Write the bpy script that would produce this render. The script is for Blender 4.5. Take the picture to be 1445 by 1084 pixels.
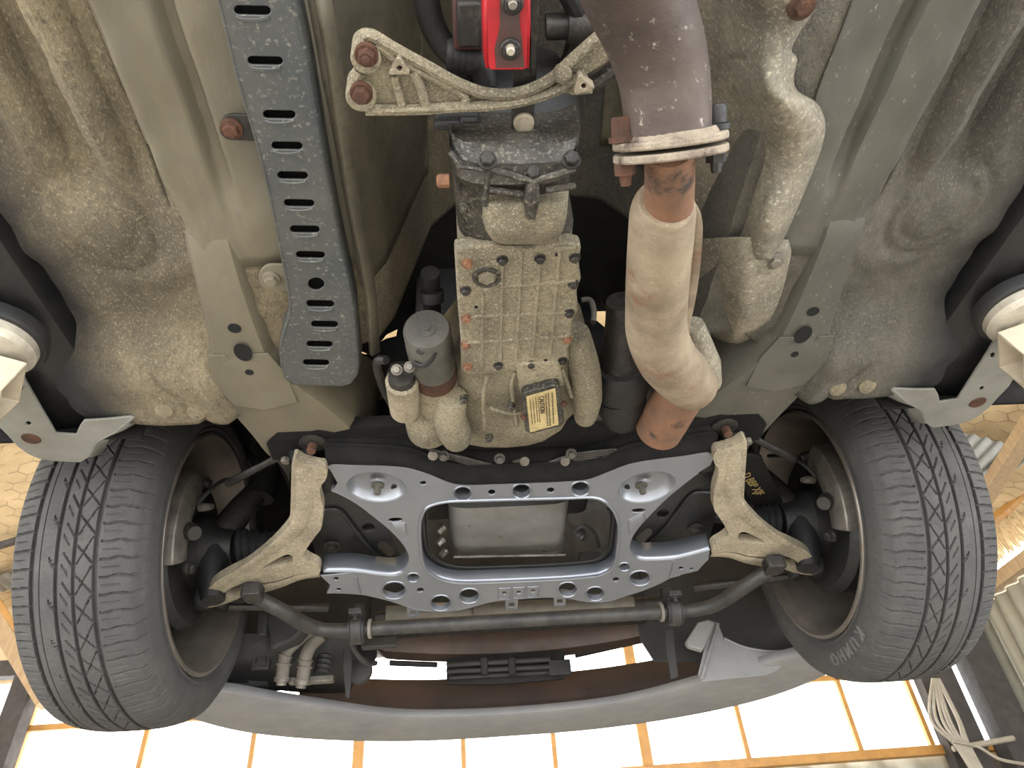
import bpy, bmesh, math, random
import numpy as np
from mathutils import Vector, Matrix
from mathutils.geometry import delaunay_2d_cdt

for o in list(bpy.data.objects): bpy.data.objects.remove(o)
rnd = random.Random(7)
SC = bpy.context.scene
COL = SC.collection

# ------------------------------------------------------------------ camera, sky, exposure
# car frame: x to the right, y towards the car's nose, z up; z is counted from the lens, which is HZ above the garage floor
HZ = 1.20
FPX, PW, PH = 985.0, 1445.0, 1084.0
_n = np.array([0.99729235, -0.03482877, 0.06476817])
_v = 808.0
_F = np.array([(0.03482877 * _v - 0.06476817 * FPX) / 0.99729235, _v, FPX]); _F /= np.linalg.norm(_F)
_U = np.cross(_n, _F); _U /= np.linalg.norm(_U); _n = np.cross(_F, _U)
CM = np.array([_n, _F, _U])
CX = -0.0871
cam = bpy.data.cameras.new('camera'); cam.sensor_width = 36; cam.lens = FPX / PW * 36; cam.clip_start = 0.02
camo = bpy.data.objects.new('camera', cam); COL.objects.link(camo)
rt, dn, fw = CM[:, 0], CM[:, 1], CM[:, 2]
mw = Matrix.Identity(4)
for i in range(3):
    mw[i][0] = rt[i]; mw[i][1] = -dn[i]; mw[i][2] = -fw[i]
mw[0][3] = CX; mw[1][3] = 0; mw[2][3] = HZ
camo.matrix_world = mw
SC.camera = camo
wd = bpy.data.worlds.new('overcast_sky'); SC.world = wd; wd.use_nodes = True
bg = wd.node_tree.nodes['Background']; bg.inputs[0].default_value = (0.97, 0.985, 1.0, 1); bg.inputs[1].default_value = 1.7
SC.view_settings.view_transform = 'Standard'; SC.view_settings.look = 'None'
SC.view_settings.gamma = 1.0; SC.view_settings.use_curve_mapping = False
SC.view_settings.exposure = 2.2
try:
    SC.cycles.max_bounces = 6; SC.cycles.diffuse_bounces = 4; SC.cycles.use_denoising = True
except Exception: pass

# ------------------------------------------------------------------ geometry helpers
def ray(px, py): return CM @ np.array([px - PW / 2, py - PH / 2, FPX])
def az(px, py, z, s=0.0, y0=0.0):            # the point seen at a pixel that lies on the plane z + s (y - y0)
    r = ray(px, py); t = (z - s * y0) / (r[2] - s * r[1]); return (CX + t * r[0], t * r[1], t * r[2])
def ay(px, py, y): r = ray(px, py); t = y / r[1]; return (CX + t * r[0], y, t * r[2])
def ax(px, py, x): r = ray(px, py); t = (x - CX) / r[0]; return (x, t * r[1], t * r[2])
def azs(pts, z, s=0.0, y0=0.0): return [az(p[0], p[1], z, s, y0) for p in pts]
def V(p): return np.array(p, float)
def unit(v): v = V(v); return v / (np.linalg.norm(v) + 1e-12)
def crom(pts, n=6, closed=False):
    P = [V(p) for p in pts]; N = len(P); out = []
    rng = range(N) if closed else range(N - 1)
    for i in rng:
        if closed: a, b, c, d = P[i - 1], P[i], P[(i + 1) % N], P[(i + 2) % N]
        else: a, b, c, d = P[max(i - 1, 0)], P[i], P[i + 1], P[min(i + 2, N - 1)]
        for k in range(n):
            t = k / n
            out.append(0.5 * ((2 * b) + (-a + c) * t + (2 * a - 5 * b + 4 * c - d) * t * t + (-a + 3 * b - 3 * c + d) * t ** 3))
    if not closed: out.append(P[-1])
    return out
def basis(d):
    d = unit(d); h = V((0, 0, 1)) if abs(d[2]) < 0.9 else V((1, 0, 0))
    u = unit(np.cross(h, d)); return u, np.cross(d, u), d

class MB:
    def __init__(s): s.v = []; s.f = []; s.pbev = 0
    def add(s, vs, fs):
        o = len(s.v); s.v += [tuple(map(float, p)) for p in vs]; s.f += [tuple(i + o for i in f) for f in fs]; return s
    def rings(s, rings, closed=True, cap=True):
        n = len(rings[0]); vs = [p for r in rings for p in r]; fs = []
        for i in range(len(rings) - 1):
            for j in range(n if closed else n - 1):
                k = (j + 1) % n
                fs.append((i * n + j, i * n + k, (i + 1) * n + k, (i + 1) * n + j))
        if cap and closed:
            fs.append(tuple(range(n))[::-1]); fs.append(tuple((len(rings) - 1) * n + j for j in range(n)))
        return s.add(vs, fs)
    def tube(s, pts, r, seg=12, cap=True, flat=1.0, up=None):
        P = [V(p) for p in pts]; N = len(P)
        R = r if hasattr(r, '__len__') else [r] * N
        R = [R[min(int(round(i * (len(R) - 1) / max(N - 1, 1))), len(R) - 1)] for i in range(N)] if len(R) != N else R
        T = [unit(P[min(i + 1, N - 1)] - P[max(i - 1, 0)]) for i in range(N)]
        u = basis(T[0])[0] if up is None else unit(np.cross(V(up), T[0])); rings = []
        for i in range(N):
            u = unit(u - T[i] * (u @ T[i])); w = np.cross(T[i], u)
            rings.append([P[i] + R[i] * (math.cos(a) * u + flat * math.sin(a) * w) for a in (2 * math.pi * k / seg for k in range(seg))])
        return s.rings(rings, True, cap)
    def lathe(s, p, d, prof, seg=24, cap=True, a0=0.0, ex=1.0, ey=1.0):
        u, w, d = basis(d); p = V(p)
        return s.rings([[p + d * t + r * (ex * math.cos(a0 + 2 * math.pi * k / seg) * u + ey * math.sin(a0 + 2 * math.pi * k / seg) * w) for k in range(seg)] for t, r in prof], True, cap)
    def bolt(s, p, n=(0, 0, -1), r=0.007, h=0.006, washer=1.5, shank=0.0):
        if washer: s.lathe(p, n, [(-0.002, r * washer), (h * .25, r * washer), (h * .32, r * washer * .93)], 16)
        s.lathe(p, n, [(0, r * 1.1), (h, r * 1.1), (h * 1.15, r * .92)], 6, a0=rnd.random())
        if shank: s.lathe(p, n, [(h, r * .55), (h + shank, r * .55), (h + shank * 1.1, r * .42)], 10)
        return s
    def box(s, c, sz, R=None):
        c = V(c); vs = []
        for i in (-1, 1):
            for j in (-1, 1):
                for k in (-1, 1):
                    q = V((i * sz[0] / 2, j * sz[1] / 2, k * sz[2] / 2)); vs.append(c + (R @ q if R is not None else q))
        return s.add(vs, [(0, 1, 3, 2), (4, 6, 7, 5), (0, 4, 5, 1), (2, 3, 7, 6), (0, 2, 6, 4), (1, 5, 7, 3)])
    def bar(s, a, b, w, h, up=(0, 0, 1)):
        a, b = V(a), V(b); d = unit(b - a); up = (0, 1, 0) if abs(d @ unit(up)) > .98 else up; u = unit(np.cross(V(up), d)); q = np.cross(d, u)
        return s.box((a + b) / 2, (w, np.linalg.norm(b - a), h), np.array([u, d, q]).T)
    def grid(s, rows, closed=False): return s.rings(rows, closed, False)
    def prism(s, poly, d):
        P = [V(p) for p in poly]; d = V(d); n = len(P)
        return s.add(P + [p + d for p in P], [tuple(range(n))[::-1], tuple(range(n, 2 * n))] + [(i, (i + 1) % n, n + (i + 1) % n, n + i) for i in range(n)])
    def plate(s, outline, holes=(), th=0.004, bev=0.0012, up=(0, 0, 1), sub=False):
        # flat sheet with holes: outline and holes are coplanar loops; the sheet rises from them along its normal
        O = [V(p) for p in outline]; c = sum(O) / len(O)
        nn = V((0, 0, 0))
        for i in range(len(O)): nn = nn + np.cross(O[i] - c, O[(i + 1) % len(O)] - c)
        nn = unit(nn);  nn = nn if nn @ V(up) > 0 else -nn
        u = unit(O[1] - O[0]); u = unit(u - nn * (u @ nn)); w = np.cross(nn, u)
        loops = [O] + [[V(p) for p in h] for h in holes]; co, ed, pol = [], [], []
        for lp in loops:
            k0 = len(co); q = [((p - c) @ u, (p - c) @ w) for p in lp]; co += [Vector(x) for x in q]; pol.append(np.array(q))
            ed += [(k0 + i, k0 + (i + 1) % len(lp)) for i in range(len(lp))]
        vs2, _, tri, *_r = delaunay_2d_cdt(co, ed, [], 1, 1e-6)
        def inside(p, P):
            x, y = P[:, 0], P[:, 1]; x2, y2 = np.roll(x, -1), np.roll(y, -1)
            k = (y > p[1]) != (y2 > p[1]); t = np.where(k, (p[1] - y) / np.where(y2 == y, 1e-12, y2 - y), 0)
            return (np.count_nonzero(k & (p[0] < x + t * (x2 - x))) % 2) == 1
        keep = []
        for f in tri:
            m_ = sum((vs2[i] for i in f), Vector((0, 0))) / len(f)
            if inside(m_, pol[0]) and not any(inside(m_, h) for h in pol[1:]): keep.append(tuple(f))
        n2 = len(vs2); P3 = [c + v[0] * u + v[1] * w for v in vs2]; cnt = {}
        for f in keep:
            for i in range(len(f)):
                e = (f[i], f[(i + 1) % len(f)]); cnt[frozenset(e)] = (cnt.get(frozenset(e), (0,))[0] + 1, e)
        fs = [f[::-1] for f in keep] + [tuple(i + n2 for i in f) for f in keep]
        fs += [(e[0], e[1], e[1] + n2, e[0] + n2) for k_, e in cnt.values() if k_ == 1]
        s.add(P3 + [p + nn * th for p in P3], fs); s.pbev = bev
        return s
    def mirror(s):
        s.v = [(-p[0], p[1], p[2]) for p in s.v]; s.f = [f[::-1] for f in s.f]; return s
    def build(s, name, m, parent=None, smooth=35, bevel=0.0, solid=0.0, sub=0, origin=None, fix=True):
        bevel = bevel or (s.pbev if s.pbev > .0004 else 0)
        me = bpy.data.meshes.new(name)
        A = np.array(s.v)
        if parent is not None: o0 = Vector((0, 0, 0))
        else:
            o0 = Vector(origin) if origin is not None else Vector(((A[:, 0].min() + A[:, 0].max()) / 2, (A[:, 1].min() + A[:, 1].max()) / 2, A[:, 2].min()))
        me.from_pydata([(p[0] - o0[0], p[1] - o0[1], p[2] - o0[2]) for p in s.v], [], s.f)
        if fix:
            b = bmesh.new(); b.from_mesh(me); bmesh.ops.delete(b, geom=[v for v in b.verts if not v.link_faces], context='VERTS'); bmesh.ops.recalc_face_normals(b, faces=b.faces); b.to_mesh(me); b.free()
        me.materials.append(m)
        if smooth:
            me.polygons.foreach_set('use_smooth', [True] * len(me.polygons)); me.set_sharp_from_angle(angle=math.radians(smooth))
        o = bpy.data.objects.new(name, me); COL.objects.link(o)
        if parent is not None:
            o.parent = parent; q = parent; off = Vector((0, 0, 0))
            while q is not None: off += q.location; q = q.parent
            o.location = Vector((0, 0, HZ)) - off
        else: o.location = o0 + Vector((0, 0, HZ))
        if solid:
            k = o.modifiers.new('t', 'SOLIDIFY'); k.thickness = solid; k.offset = 0
        if bevel:
            k = o.modifiers.new('b', 'BEVEL'); k.width = bevel; k.segments = 2; k.limit_method = 'ANGLE'; k.angle_limit = math.radians(40)
        if sub:
            k = o.modifiers.new('s', 'SUBSURF'); k.levels = sub; k.render_levels = sub
        return o
def tag(o, label, cat, group=None):
    o['label'] = label; o['category'] = cat
    if group: o['group'] = group
    return o
def thing(name, label, cat, loc, group=None):
    o = bpy.data.objects.new(name, None); COL.objects.link(o); o.empty_display_size = .02
    o.location = (loc[0], loc[1], loc[2] + HZ); return tag(o, label, cat, group)
def struct(o): o['kind'] = 'structure'; return o
def stuff(o): o['kind'] = 'stuff'; return o
def ellipse(c, u, w, n=20): return [V(c) + math.cos(2 * math.pi * k / n) * V(u) + math.sin(2 * math.pi * k / n) * V(w) for k in range(n)]
def slot_loop(f, cx, cy, w, h, rot=0.0, n=5):
    out = []; r = h / 2
    for sx, a0 in ((1, -90), (-1, 90)):
        for k in range(n + 1):
            a = math.radians(a0 + 180 * k / n); x = sx * (w / 2 - r) + r * math.cos(a); y = r * math.sin(a)
            out.append(f(cx + x * math.cos(rot) - y * math.sin(rot), cy + x * math.sin(rot) + y * math.cos(rot)))
    return out
def oval_loop(f, cx, cy, rx, ry, rot=0.0, n=18):
    out = []
    for k in range(n):
        a = 2 * math.pi * k / n; x = rx * math.cos(a); y = ry * math.sin(a)
        out.append(f(cx + x * math.cos(rot) - y * math.sin(rot), cy + x * math.sin(rot) + y * math.cos(rot)))
    return out

# ------------------------------------------------------------------ materials
def mat(name, c1, c2=None, rough=0.7, metal=0.0, scale=9.0, speck=None, sk_amt=0.35, bump=0.15, bscale=220.0, streak=False, fine=None, coat=0.0, rust=None, rust_lo=0.62, spec=0.5, rr=0.12, edge=0):
    m = bpy.data.materials.new(name); m.use_nodes = True; nt = m.node_tree; N = nt.nodes; L = nt.links
    b = N['Principled BSDF']; tc = N.new('ShaderNodeTexCoord'); vec = tc.outputs['Object']
    if streak:
        mp = N.new('ShaderNodeMapping'); mp.inputs['Scale'].default_value = streak; L.new(vec, mp.inputs[0]); vec = mp.outputs[0]
    def noise(sc, det=5, r=.6):
        q = N.new('ShaderNodeTexNoise'); q.inputs['Scale'].default_value = sc; q.inputs['Detail'].default_value = det; q.inputs['Roughness'].default_value = r
        L.new(vec, q.inputs['Vector']); return q.outputs['Fac']
    def ramp(x, lo, hi):
        q = N.new('ShaderNodeMapRange'); q.inputs[1].default_value = lo; q.inputs[2].default_value = hi; q.clamp = True; L.new(x, q.inputs[0]); return q.outputs[0]
    def mix(fac, a, c):
        q = N.new('ShaderNodeMix'); q.data_type = 'RGBA'
        for s_, x in ((0, fac), (6, a), (7, c)):
            if hasattr(x, 'links'): L.new(x, q.inputs[s_])
            else: q.inputs[s_].default_value = x if s_ == 0 else (*x, 1)
        return q.outputs[2]
    c2 = c2 or tuple(x * .6 for x in c1)
    col = mix(ramp(noise(scale, 6, .65), .36, .64), c1, c2)
    if rust: col = mix(ramp(noise(scale * .8 + 3, 6, .7), rust_lo, rust_lo + .10), col, rust)
    fn = noise(bscale, 3, .7)
    if speck: col = mix(ramp(fn, 0.60 - sk_amt * .2, 0.74), col, speck)
    if fine: col = mix(ramp(noise(bscale * .45, 4, .8), .50, .72), col, fine)
    if edge:                                              # black underseal brushed along the sills, on the outer edge of the floor
        sp = N.new('ShaderNodeSeparateXYZ'); L.new(tc.outputs['Object'], sp.inputs[0]); ab = N.new('ShaderNodeMath'); ab.operation = 'ABSOLUTE'; L.new(sp.outputs[0], ab.inputs[0])
        ad = N.new('ShaderNodeMath'); ad.operation = 'MULTIPLY_ADD'; L.new(noise(9, 5), ad.inputs[0]); ad.inputs[1].default_value = .11; L.new(ab.outputs[0], ad.inputs[2])
        col = mix(ramp(ad.outputs[0], edge, edge + .075), col, (.013, .0132, .014))
    L.new(col, b.inputs['Base Color'])
    b.inputs['Metallic'].default_value = metal
    r_ = N.new('ShaderNodeMapRange'); r_.inputs[1].default_value = .3; r_.inputs[2].default_value = .7; r_.inputs[3].default_value = max(rough - rr, .05); r_.inputs[4].default_value = min(rough + rr, 1)
    L.new(noise(scale * 2.3, 4), r_.inputs[0]); L.new(r_.outputs[0], b.inputs['Roughness'])
    if coat: b.inputs['Coat Weight'].default_value = coat; b.inputs['Coat Roughness'].default_value = .2
    b.inputs['Specular IOR Level'].default_value = spec
    if bump:
        q = N.new('ShaderNodeBump'); q.inputs['Strength'].default_value = bump; q.inputs['Distance'].default_value = .004; L.new(fn, q.inputs['Height']); L.new(q.outputs[0], b.inputs['Normal'])
    return m
def plain(name, c, rough=.6, metal=0.0, emit=None, st=0):
    m = bpy.data.materials.new(name); m.use_nodes = True; b = m.node_tree.nodes['Principled BSDF']
    b.inputs['Base Color'].default_value = (*c, 1); b.inputs['Roughness'].default_value = rough; b.inputs['Metallic'].default_value = metal
    if emit: b.inputs['Emission Color'].default_value = (*emit, 1); b.inputs['Emission Strength'].default_value = st
    return m
M_under = mat('dusty_undercoat', (.198, .162, .099), (.078, .066, .046), .88, scale=5, speck=(.30, .255, .17), fine=(.062, .054, .042), bump=.7, bscale=380, streak=(1, .6, 1), edge=.600)
M_under_r = mat('grey_dusty_undercoat', (.098, .089, .068), (.045, .0425, .037), .85, scale=5, speck=(.17, .15, .11), fine=(.042, .040, .035), bump=.7, bscale=380, streak=(1, .6, 1), edge=.600)
M_rail = mat('dusty_primer', (.140, .122, .083), (.098, .086, .060), .72, scale=8, fine=(.11, .10, .08), bump=.12, streak=(1, .4, 1))
M_tunnel = mat('grimy_tunnel_paint', (.110, .096, .064), (.055, .048, .034), .6, scale=6, fine=(.05, .045, .035), bump=.1)
M_brace = mat('blue_grey_painted_steel', (.050, .057, .060), (.080, .081, .075), .5, metal=.3, scale=10, speck=(.22, .21, .18), sk_amt=.1, bump=.12, bscale=180)
M_alloy = mat('crusty_cast_alloy', (.27, .235, .158), (.125, .108, .075), .78, metal=.1, scale=11, speck=(.50, .45, .34), fine=(.085, .074, .055), bump=.7, bscale=420)
M_alloy2 = mat('dusty_arm_alloy', (.285, .243, .168), (.165, .138, .095), .75, metal=.1, scale=14, speck=(.46, .41, .31), fine=(.14, .115, .085), bump=.3, bscale=300)
M_dalloy = mat('oily_cast_alloy', (.062, .056, .045), (.018, .017, .015), .45, metal=.3, scale=18, speck=(.2, .18, .14), bump=.3, bscale=260)
M_sub = mat('black_gloss_subframe_paint', (.175, .19, .217), (.21, .222, .245), .33, metal=.65, scale=5, bump=.02, bscale=260, coat=.4, rr=.05)
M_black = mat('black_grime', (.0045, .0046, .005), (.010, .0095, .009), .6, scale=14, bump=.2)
M_plastic = mat('dusty_black_plastic', (.016, .016, .0175), (.032, .031, .029), .7, scale=8, bump=.08)
M_bumper = mat('grey_scuffed_bumper', (.16, .16, .165), (.20, .198, .195), .6, scale=9, bump=.08, speck=(.25, .25, .25), sk_amt=.0)
M_rust = mat('rusty_steel', (.092, .046, .030), (.05, .03, .023), .9, scale=40, bump=.4, bscale=300, spec=.15)
M_pipe = mat('heat_stained_pipe', (.085, .064, .052), (.048, .036, .033), .62, metal=.35, scale=9, speck=(.30, .26, .22), sk_amt=-.1, bump=.2, bscale=120, rust=(.12, .06, .03), rust_lo=.60)
M_rpipe = mat('scorched_rusty_pipe', (.20, .10, .055), (.13, .075, .048), .8, metal=.15, scale=26, bump=.25, rust=(.04, .028, .022), rust_lo=.56)
M_shell = mat('rust_stained_exhaust_shell', (.30, .245, .17), (.165, .125, .085), .72, metal=.2, scale=13, speck=(.42, .37, .28), sk_amt=-.15, bump=.3, bscale=300, rust=(.17, .085, .047), rust_lo=.57)
M_flange = mat('corroded_flange', (.27, .23, .17), (.12, .09, .068), .85, scale=34, bump=.6, bscale=200, rust=(.06, .04, .03), rust_lo=.56)
M_shield = mat('dusty_heat_shield', (.24, .21, .155), (.105, .095, .075), .66, metal=.15, scale=10, speck=(.40, .36, .27), fine=(.09, .08, .06), bump=.3, bscale=240)
M_red = mat('red_painted_steel', (.42, .006, .014), (.27, .006, .010), .55, scale=20, bump=.08, rust=(.05, .02, .018), rust_lo=.60)
M_dsteel = mat('dark_oily_steel', (.036, .032, .029), (.016, .015, .0138), .5, metal=.4, scale=20, bump=.15, fine=(.065, .058, .048))
M_steel = mat('worn_steel', (.19, .175, .15), (.10, .09, .075), .45, metal=.5, scale=30, bump=.15)
M_bright = mat('bright_dirty_metal', (.42, .38, .30), (.25, .22, .17), .5, metal=.4, scale=40, bump=.2)
M_rubber = mat('tyre_rubber', (.044, .0435, .043), (.062, .060, .057), .82, scale=14, bump=.12, bscale=420, fine=(.034, .0335, .033), spec=.3)
M_brub = mat('black_rubber', (.007, .0075, .0085), (.014, .0138, .0138), .6, scale=14, bump=.1)
M_rim = mat('dirty_wheel_barrel', (.21, .185, .155), (.12, .105, .09), .42, metal=.5, scale=8, bump=.08, rust=(.17, .115, .07), rust_lo=.62)
M_sill = mat('pale_grey_sill_paint', (.205, .205, .185), (.145, .142, .125), .5, scale=9, bump=.08, rust=(.15, .075, .04), rust_lo=.70)
M_cream = mat('cream_lift_paint', (.55, .48, .36), (.42, .36, .27), .5, scale=16, bump=.1, rust=(.17, .10, .06), rust_lo=.67)
M_zinc = mat('zinc_pad', (.50, .46, .38), (.34, .31, .25), .5, metal=.3, scale=30, bump=.2)
M_bar = mat('dusty_anti_roll_bar', (.018, .0175, .0175), (.040, .037, .032), .55, metal=.2, scale=24, bump=.2)
M_brown = mat('brown_reflection_panel', (.095, .060, .045), (.060, .044, .038), .5, metal=.2, scale=6, bump=.05)  # brown of the orange timber's reflection put into the base colour
M_hose = mat('grey_coolant_hose', (.15, .135, .11), (.10, .09, .075), .7, scale=20, bump=.1)
M_wood = mat('pale_timber', (.42, .30, .17), (.32, .22, .12), .7, scale=10, bump=.15, streak=(6, 6, 1))
M_orange = mat('varnished_orange_timber', (.48, .25, .06), (.36, .18, .045), .5, scale=10, bump=.1)
M_dwood = mat('old_dark_timber', (.06, .054, .05), (.04, .036, .033), .8, scale=10, bump=.3)
M_insul = mat('tan_sisal_insulation', (.60, .46, .27), (.46, .345, .19), .85, scale=5, bump=.5, bscale=40)
M_wire = plain('galvanised_wire', (.30, .24, .16), .6, .2)
M_corr = mat('pale_corrugated_iron', (.30, .29, .23), (.25, .24, .19), .5, metal=.2, scale=6, bump=.05)
M_zcorr = mat('grey_corrugated_iron', (.30, .31, .30), (.22, .23, .22), .45, metal=.4, scale=6, bump=.05)
M_conc = mat('concrete_floor', (.53, .50, .45), (.42, .40, .36), .7, scale=2.5, bump=.1, bscale=60)
M_glow = plain('translucent_sheet_daylit', (.8, .8, .8), .6, 0, (1.0, .985, .96), 1.1)
M_cable = mat('white_cable_sheath', (.36, .33, .27), (.28, .25, .2), .6, scale=20, bump=0)
M_label = mat('yellowed_paper_label', (.46, .37, .18), (.34, .265, .125), .6, scale=60, bump=.1)
M_ink = plain('brown_black_print', (.06, .045, .03), .6)
M_chalk = plain('yellow_chalk', (.34, .25, .10), .9)
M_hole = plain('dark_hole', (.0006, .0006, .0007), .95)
M_black2 = mat('glossy_black_underseal', (.006, .0064, .0075), (.013, .0127, .0125), .42, scale=9, bump=.25, bscale=90)
M_shieldgrey = mat('grey_green_floor_paint', (.092, .088, .071), (.056, .054, .045), .62, scale=8, speck=(.24, .22, .17), sk_amt=-.2, bump=.12, streak=(1, .35, 1))
M_rustb = mat('orange_rusty_bolt', (.22, .095, .045), (.12, .06, .035), .8, scale=120, bump=.4, bscale=400)
M_dsteelg = mat('dusty_grey_motor_paint', (.080, .075, .061), (.040, .037, .032), .6, scale=16, bump=.2, rust=(.12, .06, .035), rust_lo=.64)
M_reddark = mat('rusty_red_brown_paint', (.075, .022, .02), (.05, .03, .026), .6, scale=20, bump=.15)
M_pan = mat('dull_grey_oil_pan', (.27, .27, .265), (.17, .165, .158), .38, metal=.55, scale=9, bump=.05, rust=(.11, .08, .06), rust_lo=.66)
M_blackr = mat('flat_black_paint', (.004, .004, .0044), (.008, .0076, .0072), .85, scale=14, bump=.2, spec=.2)
M_letter = mat('worn_tyre_lettering', (.10, .098, .094), (.075, .073, .07), .8, scale=60, bump=0)

# ------------------------------------------------------------------ the garage
def apl(px, py, p0, nn): r = ray(px, py); c = V((CX, 0, 0)); t = ((V(p0) - c) @ V(nn)) / (r @ V(nn)); return c + t * r
def corrugated(p, u, v, nrm, W_, H_, pitch=.076, amp=.011):
    p, u, v, nrm = V(p), unit(u), unit(v), unit(nrm); k = int(W_ / pitch * 8); rows = []
    for i in range(k + 1):
        s_ = W_ * i / k; w = max(-.75, min(.75, math.sin(2 * math.pi * s_ / pitch))) / .75 * amp
        rows.append([p + u * s_ + nrm * w, p + u * s_ + nrm * w + v * H_])
    return MB().grid(rows)
struct(MB().box((0, 1.2, -HZ - .05), (9, 9.5, .10)).build('floor', M_conc))
WY = 4.0
# right side wall of corrugated iron, left side wall, front wall above and below the daylit sheets
w_r = struct(corrugated((2.82, .6, -HZ), (0, 1, 0), (0, 0, 1), (1, 0, 0), 3.5, HZ + 1.36, .115, .014).build('wall_right', M_corr, smooth=60))
w_l = struct(MB().box((-3.2, 2.3, .10), (.06, 3.4, 2.60)).build('wall_left', M_insul))
w_f = struct(MB().box((0, WY + .12, 2.0), (6.4, .05, 1.32)).build('wall_front', M_insul))
corrugated((-3.15, WY + .06, -HZ), (1, 0, 0), (0, 0, 1), (0, 1, 0), 6.0, HZ + .665, .2, .012).build('cladding', M_corr, w_f)
# roof lining: two slopes rising from the eaves, sisal paper with chicken wire under it
E_R, E_L, SL = V((2.82, 0, 1.56)), V((-3.2, 0, 1.62)), .42
n_r, n_l = unit((SL, 0, 1)), unit((-SL, 0, 1))
def roof_pt(side, a, y):
    e = E_R if side > 0 else E_L; x = e[0] - side * a; return V((x, y, e[2] + a * SL))
def sag(a, y): return .018 * math.sin(a * 11 + y * 3) * math.sin(y * 7.3) + .008 * math.sin(a * 31 + y * 17)
roof = MB()
roof.grid([[roof_pt(1, a, y) + V((0, 0, sag(a, y))) for y in np.linspace(-1.2, 4.12, 70)] for a in np.linspace(-.05, 2.95, 46)])
roof.grid([[roof_pt(-1, a, y) + V((0, 0, sag(a, y))) for y in np.linspace(-1.2, 4.12, 70)] for a in np.linspace(-.05, 3.15, 46)])
ceiling = struct(roof.build('ceiling', M_insul, solid=.01))
for side in (1, -1):                                      # hexagonal netting under the lining
    mb = MB(); hx, hy = .052, .045
    for i in range(26):
        for j in range(42):
            a0, y0 = .02 + i * hx * 1.5, 2.2 + j * hy * 2 * .87 + (hy * .87 if i % 2 else 0)
            P = [(a0 + hx * math.cos(t), y0 + hy * math.sin(t)) for t in (math.pi / 3 * k for k in range(4))]
            if P[0][1] > 4.0: continue
            Q = [roof_pt(side, a, y) + V((0, 0, sag(a, y) - .008)) for a, y in P]
            mb.tube(Q, .0016, 3, cap=False)
    stuff(mb.build('chicken_wire', M_wire, ceiling, smooth=0, fix=False))
# places where the lining is torn and the iron shows
for side, cx, cy, W_, H_ in ((1, 1374, 632, .34, .30), (-1, 6, 822, .5, .22)):
    e = E_R if side > 0 else E_L
    c = apl(cx, cy, e - V((0, 0, .05)), n_r if side > 0 else n_l)
    corrugated(c + V((-side * .0 - .16, -H_ / 2, 0)), (1, 0, 0) if side < 0 else (1, 0, -SL), (0, 1, 0), (0, 0, 1), W_, H_, .055, .008).build('roof_iron', M_zcorr, ceiling, smooth=60)
def timber(name, a, b, w, h, m, label, cat='beam', group=None, up=(0, 0, 1)):
    return tag(MB().bar(a, b, w, h, up).build(name, m, bevel=.004), label, cat, group)
# daylit translucent sheets: lower and upper row, each sheet a pane, glazing bars between them
bars = [-2.42, -1.803, -1.25, -.708, -.17, .30, .775, 1.306, 1.909, 2.30]
wn = thing('window_1', 'wall of bright translucent sheets in thin timber bars beyond the bumper', 'window', (0, WY, .68)); struct(wn)
for k in range(len(bars) - 1):
    for z0, z1 in ((.70, 1.055), (1.085, 1.33)):
        MB().box(((bars[k] + bars[k + 1]) / 2, WY + .03, (z0 + z1) / 2), (bars[k + 1] - bars[k] + .01, .006, z1 - z0 + .03)).build('pane', M_glow, wn)
for k, x in enumerate(bars):
    w = .055 if k in (3, 6) else .024
    MB().bar((x, WY, .69), (x, WY, 1.34), w, .03, (0, 1, 0)).build('glazing_bar', M_orange, wn, bevel=.002)
MB().bar((-2.95, WY - .015, 1.068), (-1.28, WY - .015, 1.068), .035, .03).build('rail', M_orange, wn, bevel=.003)
MB().bar((-1.28, WY, 1.068), (2.3, WY, 1.068), .03, .03).build('rail', M_orange, wn, bevel=.003)
MB().bar((-3.0, WY - .01, .675), (2.75, WY - .01, .675), .06, .045).build('sill', M_orange, wn, bevel=.004)
for x0, x1 in ((-3.12, -2.47),):
    for z0, z1 in ((.70, 1.05), (1.085, 1.27)):
        MB().box(((x0 + x1) / 2, WY + .03, (z0 + z1) / 2), (x1 - x0, .006, z1 - z0)).build('pane', M_glow, wn)
timber('timber_header', (-3.1, WY - .02, 1.375), (2.78, WY - .02, 1.375), .07, .085, M_dwood, 'long dark timber header over the bright sheets at the front')
timber('timber_post', (-2.44, WY - .10, -HZ), (-2.44, WY - .10, 1.36), .105, .10, M_dwood, 'dark square timber post before the bright sheets, at lower left', 'post')
timber('timber_post', (2.43, WY - .06, -HZ), (2.43, WY - .06, 1.36), .20, .08, M_dwood, 'broad brown corner post right behind the hanging white cables', 'post')
timber('timber_post', (2.68, WY - .10, -HZ), (2.68, WY - .10, 1.36), .17, .12, M_dwood, 'dark corner post next to the pale corrugated side wall', 'post')
timber('knee_brace', apl(-25, 842, (0, WY - .22, 0), (0, 1, 0)), apl(66, 992, (0, WY - .14, 0), (0, 1, 0)), .10, .08, M_wood, 'pale diagonal timber brace running down to the left post', 'brace')
timber('roof_board', apl(-25, 815, (0, WY - .3, 0), (0, 1, 0)), apl(60, 950, (0, WY - .12, 0), (0, 1, 0)), .05, .03, M_orange, 'thin orange board above the left diagonal brace', 'board')
timber('eaves_plate', (2.80, 1.0, 1.40), (2.80, WY - .05, 1.40), .10, .07, M_wood, 'pale eaves plate along the top of the corrugated wall')
timber('roof_board', (2.70, 1.0, 1.62), (2.70, WY - .02, 1.62), .05, .035, M_orange, 'thin orange board under the right slope of the roof', 'board')
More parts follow.
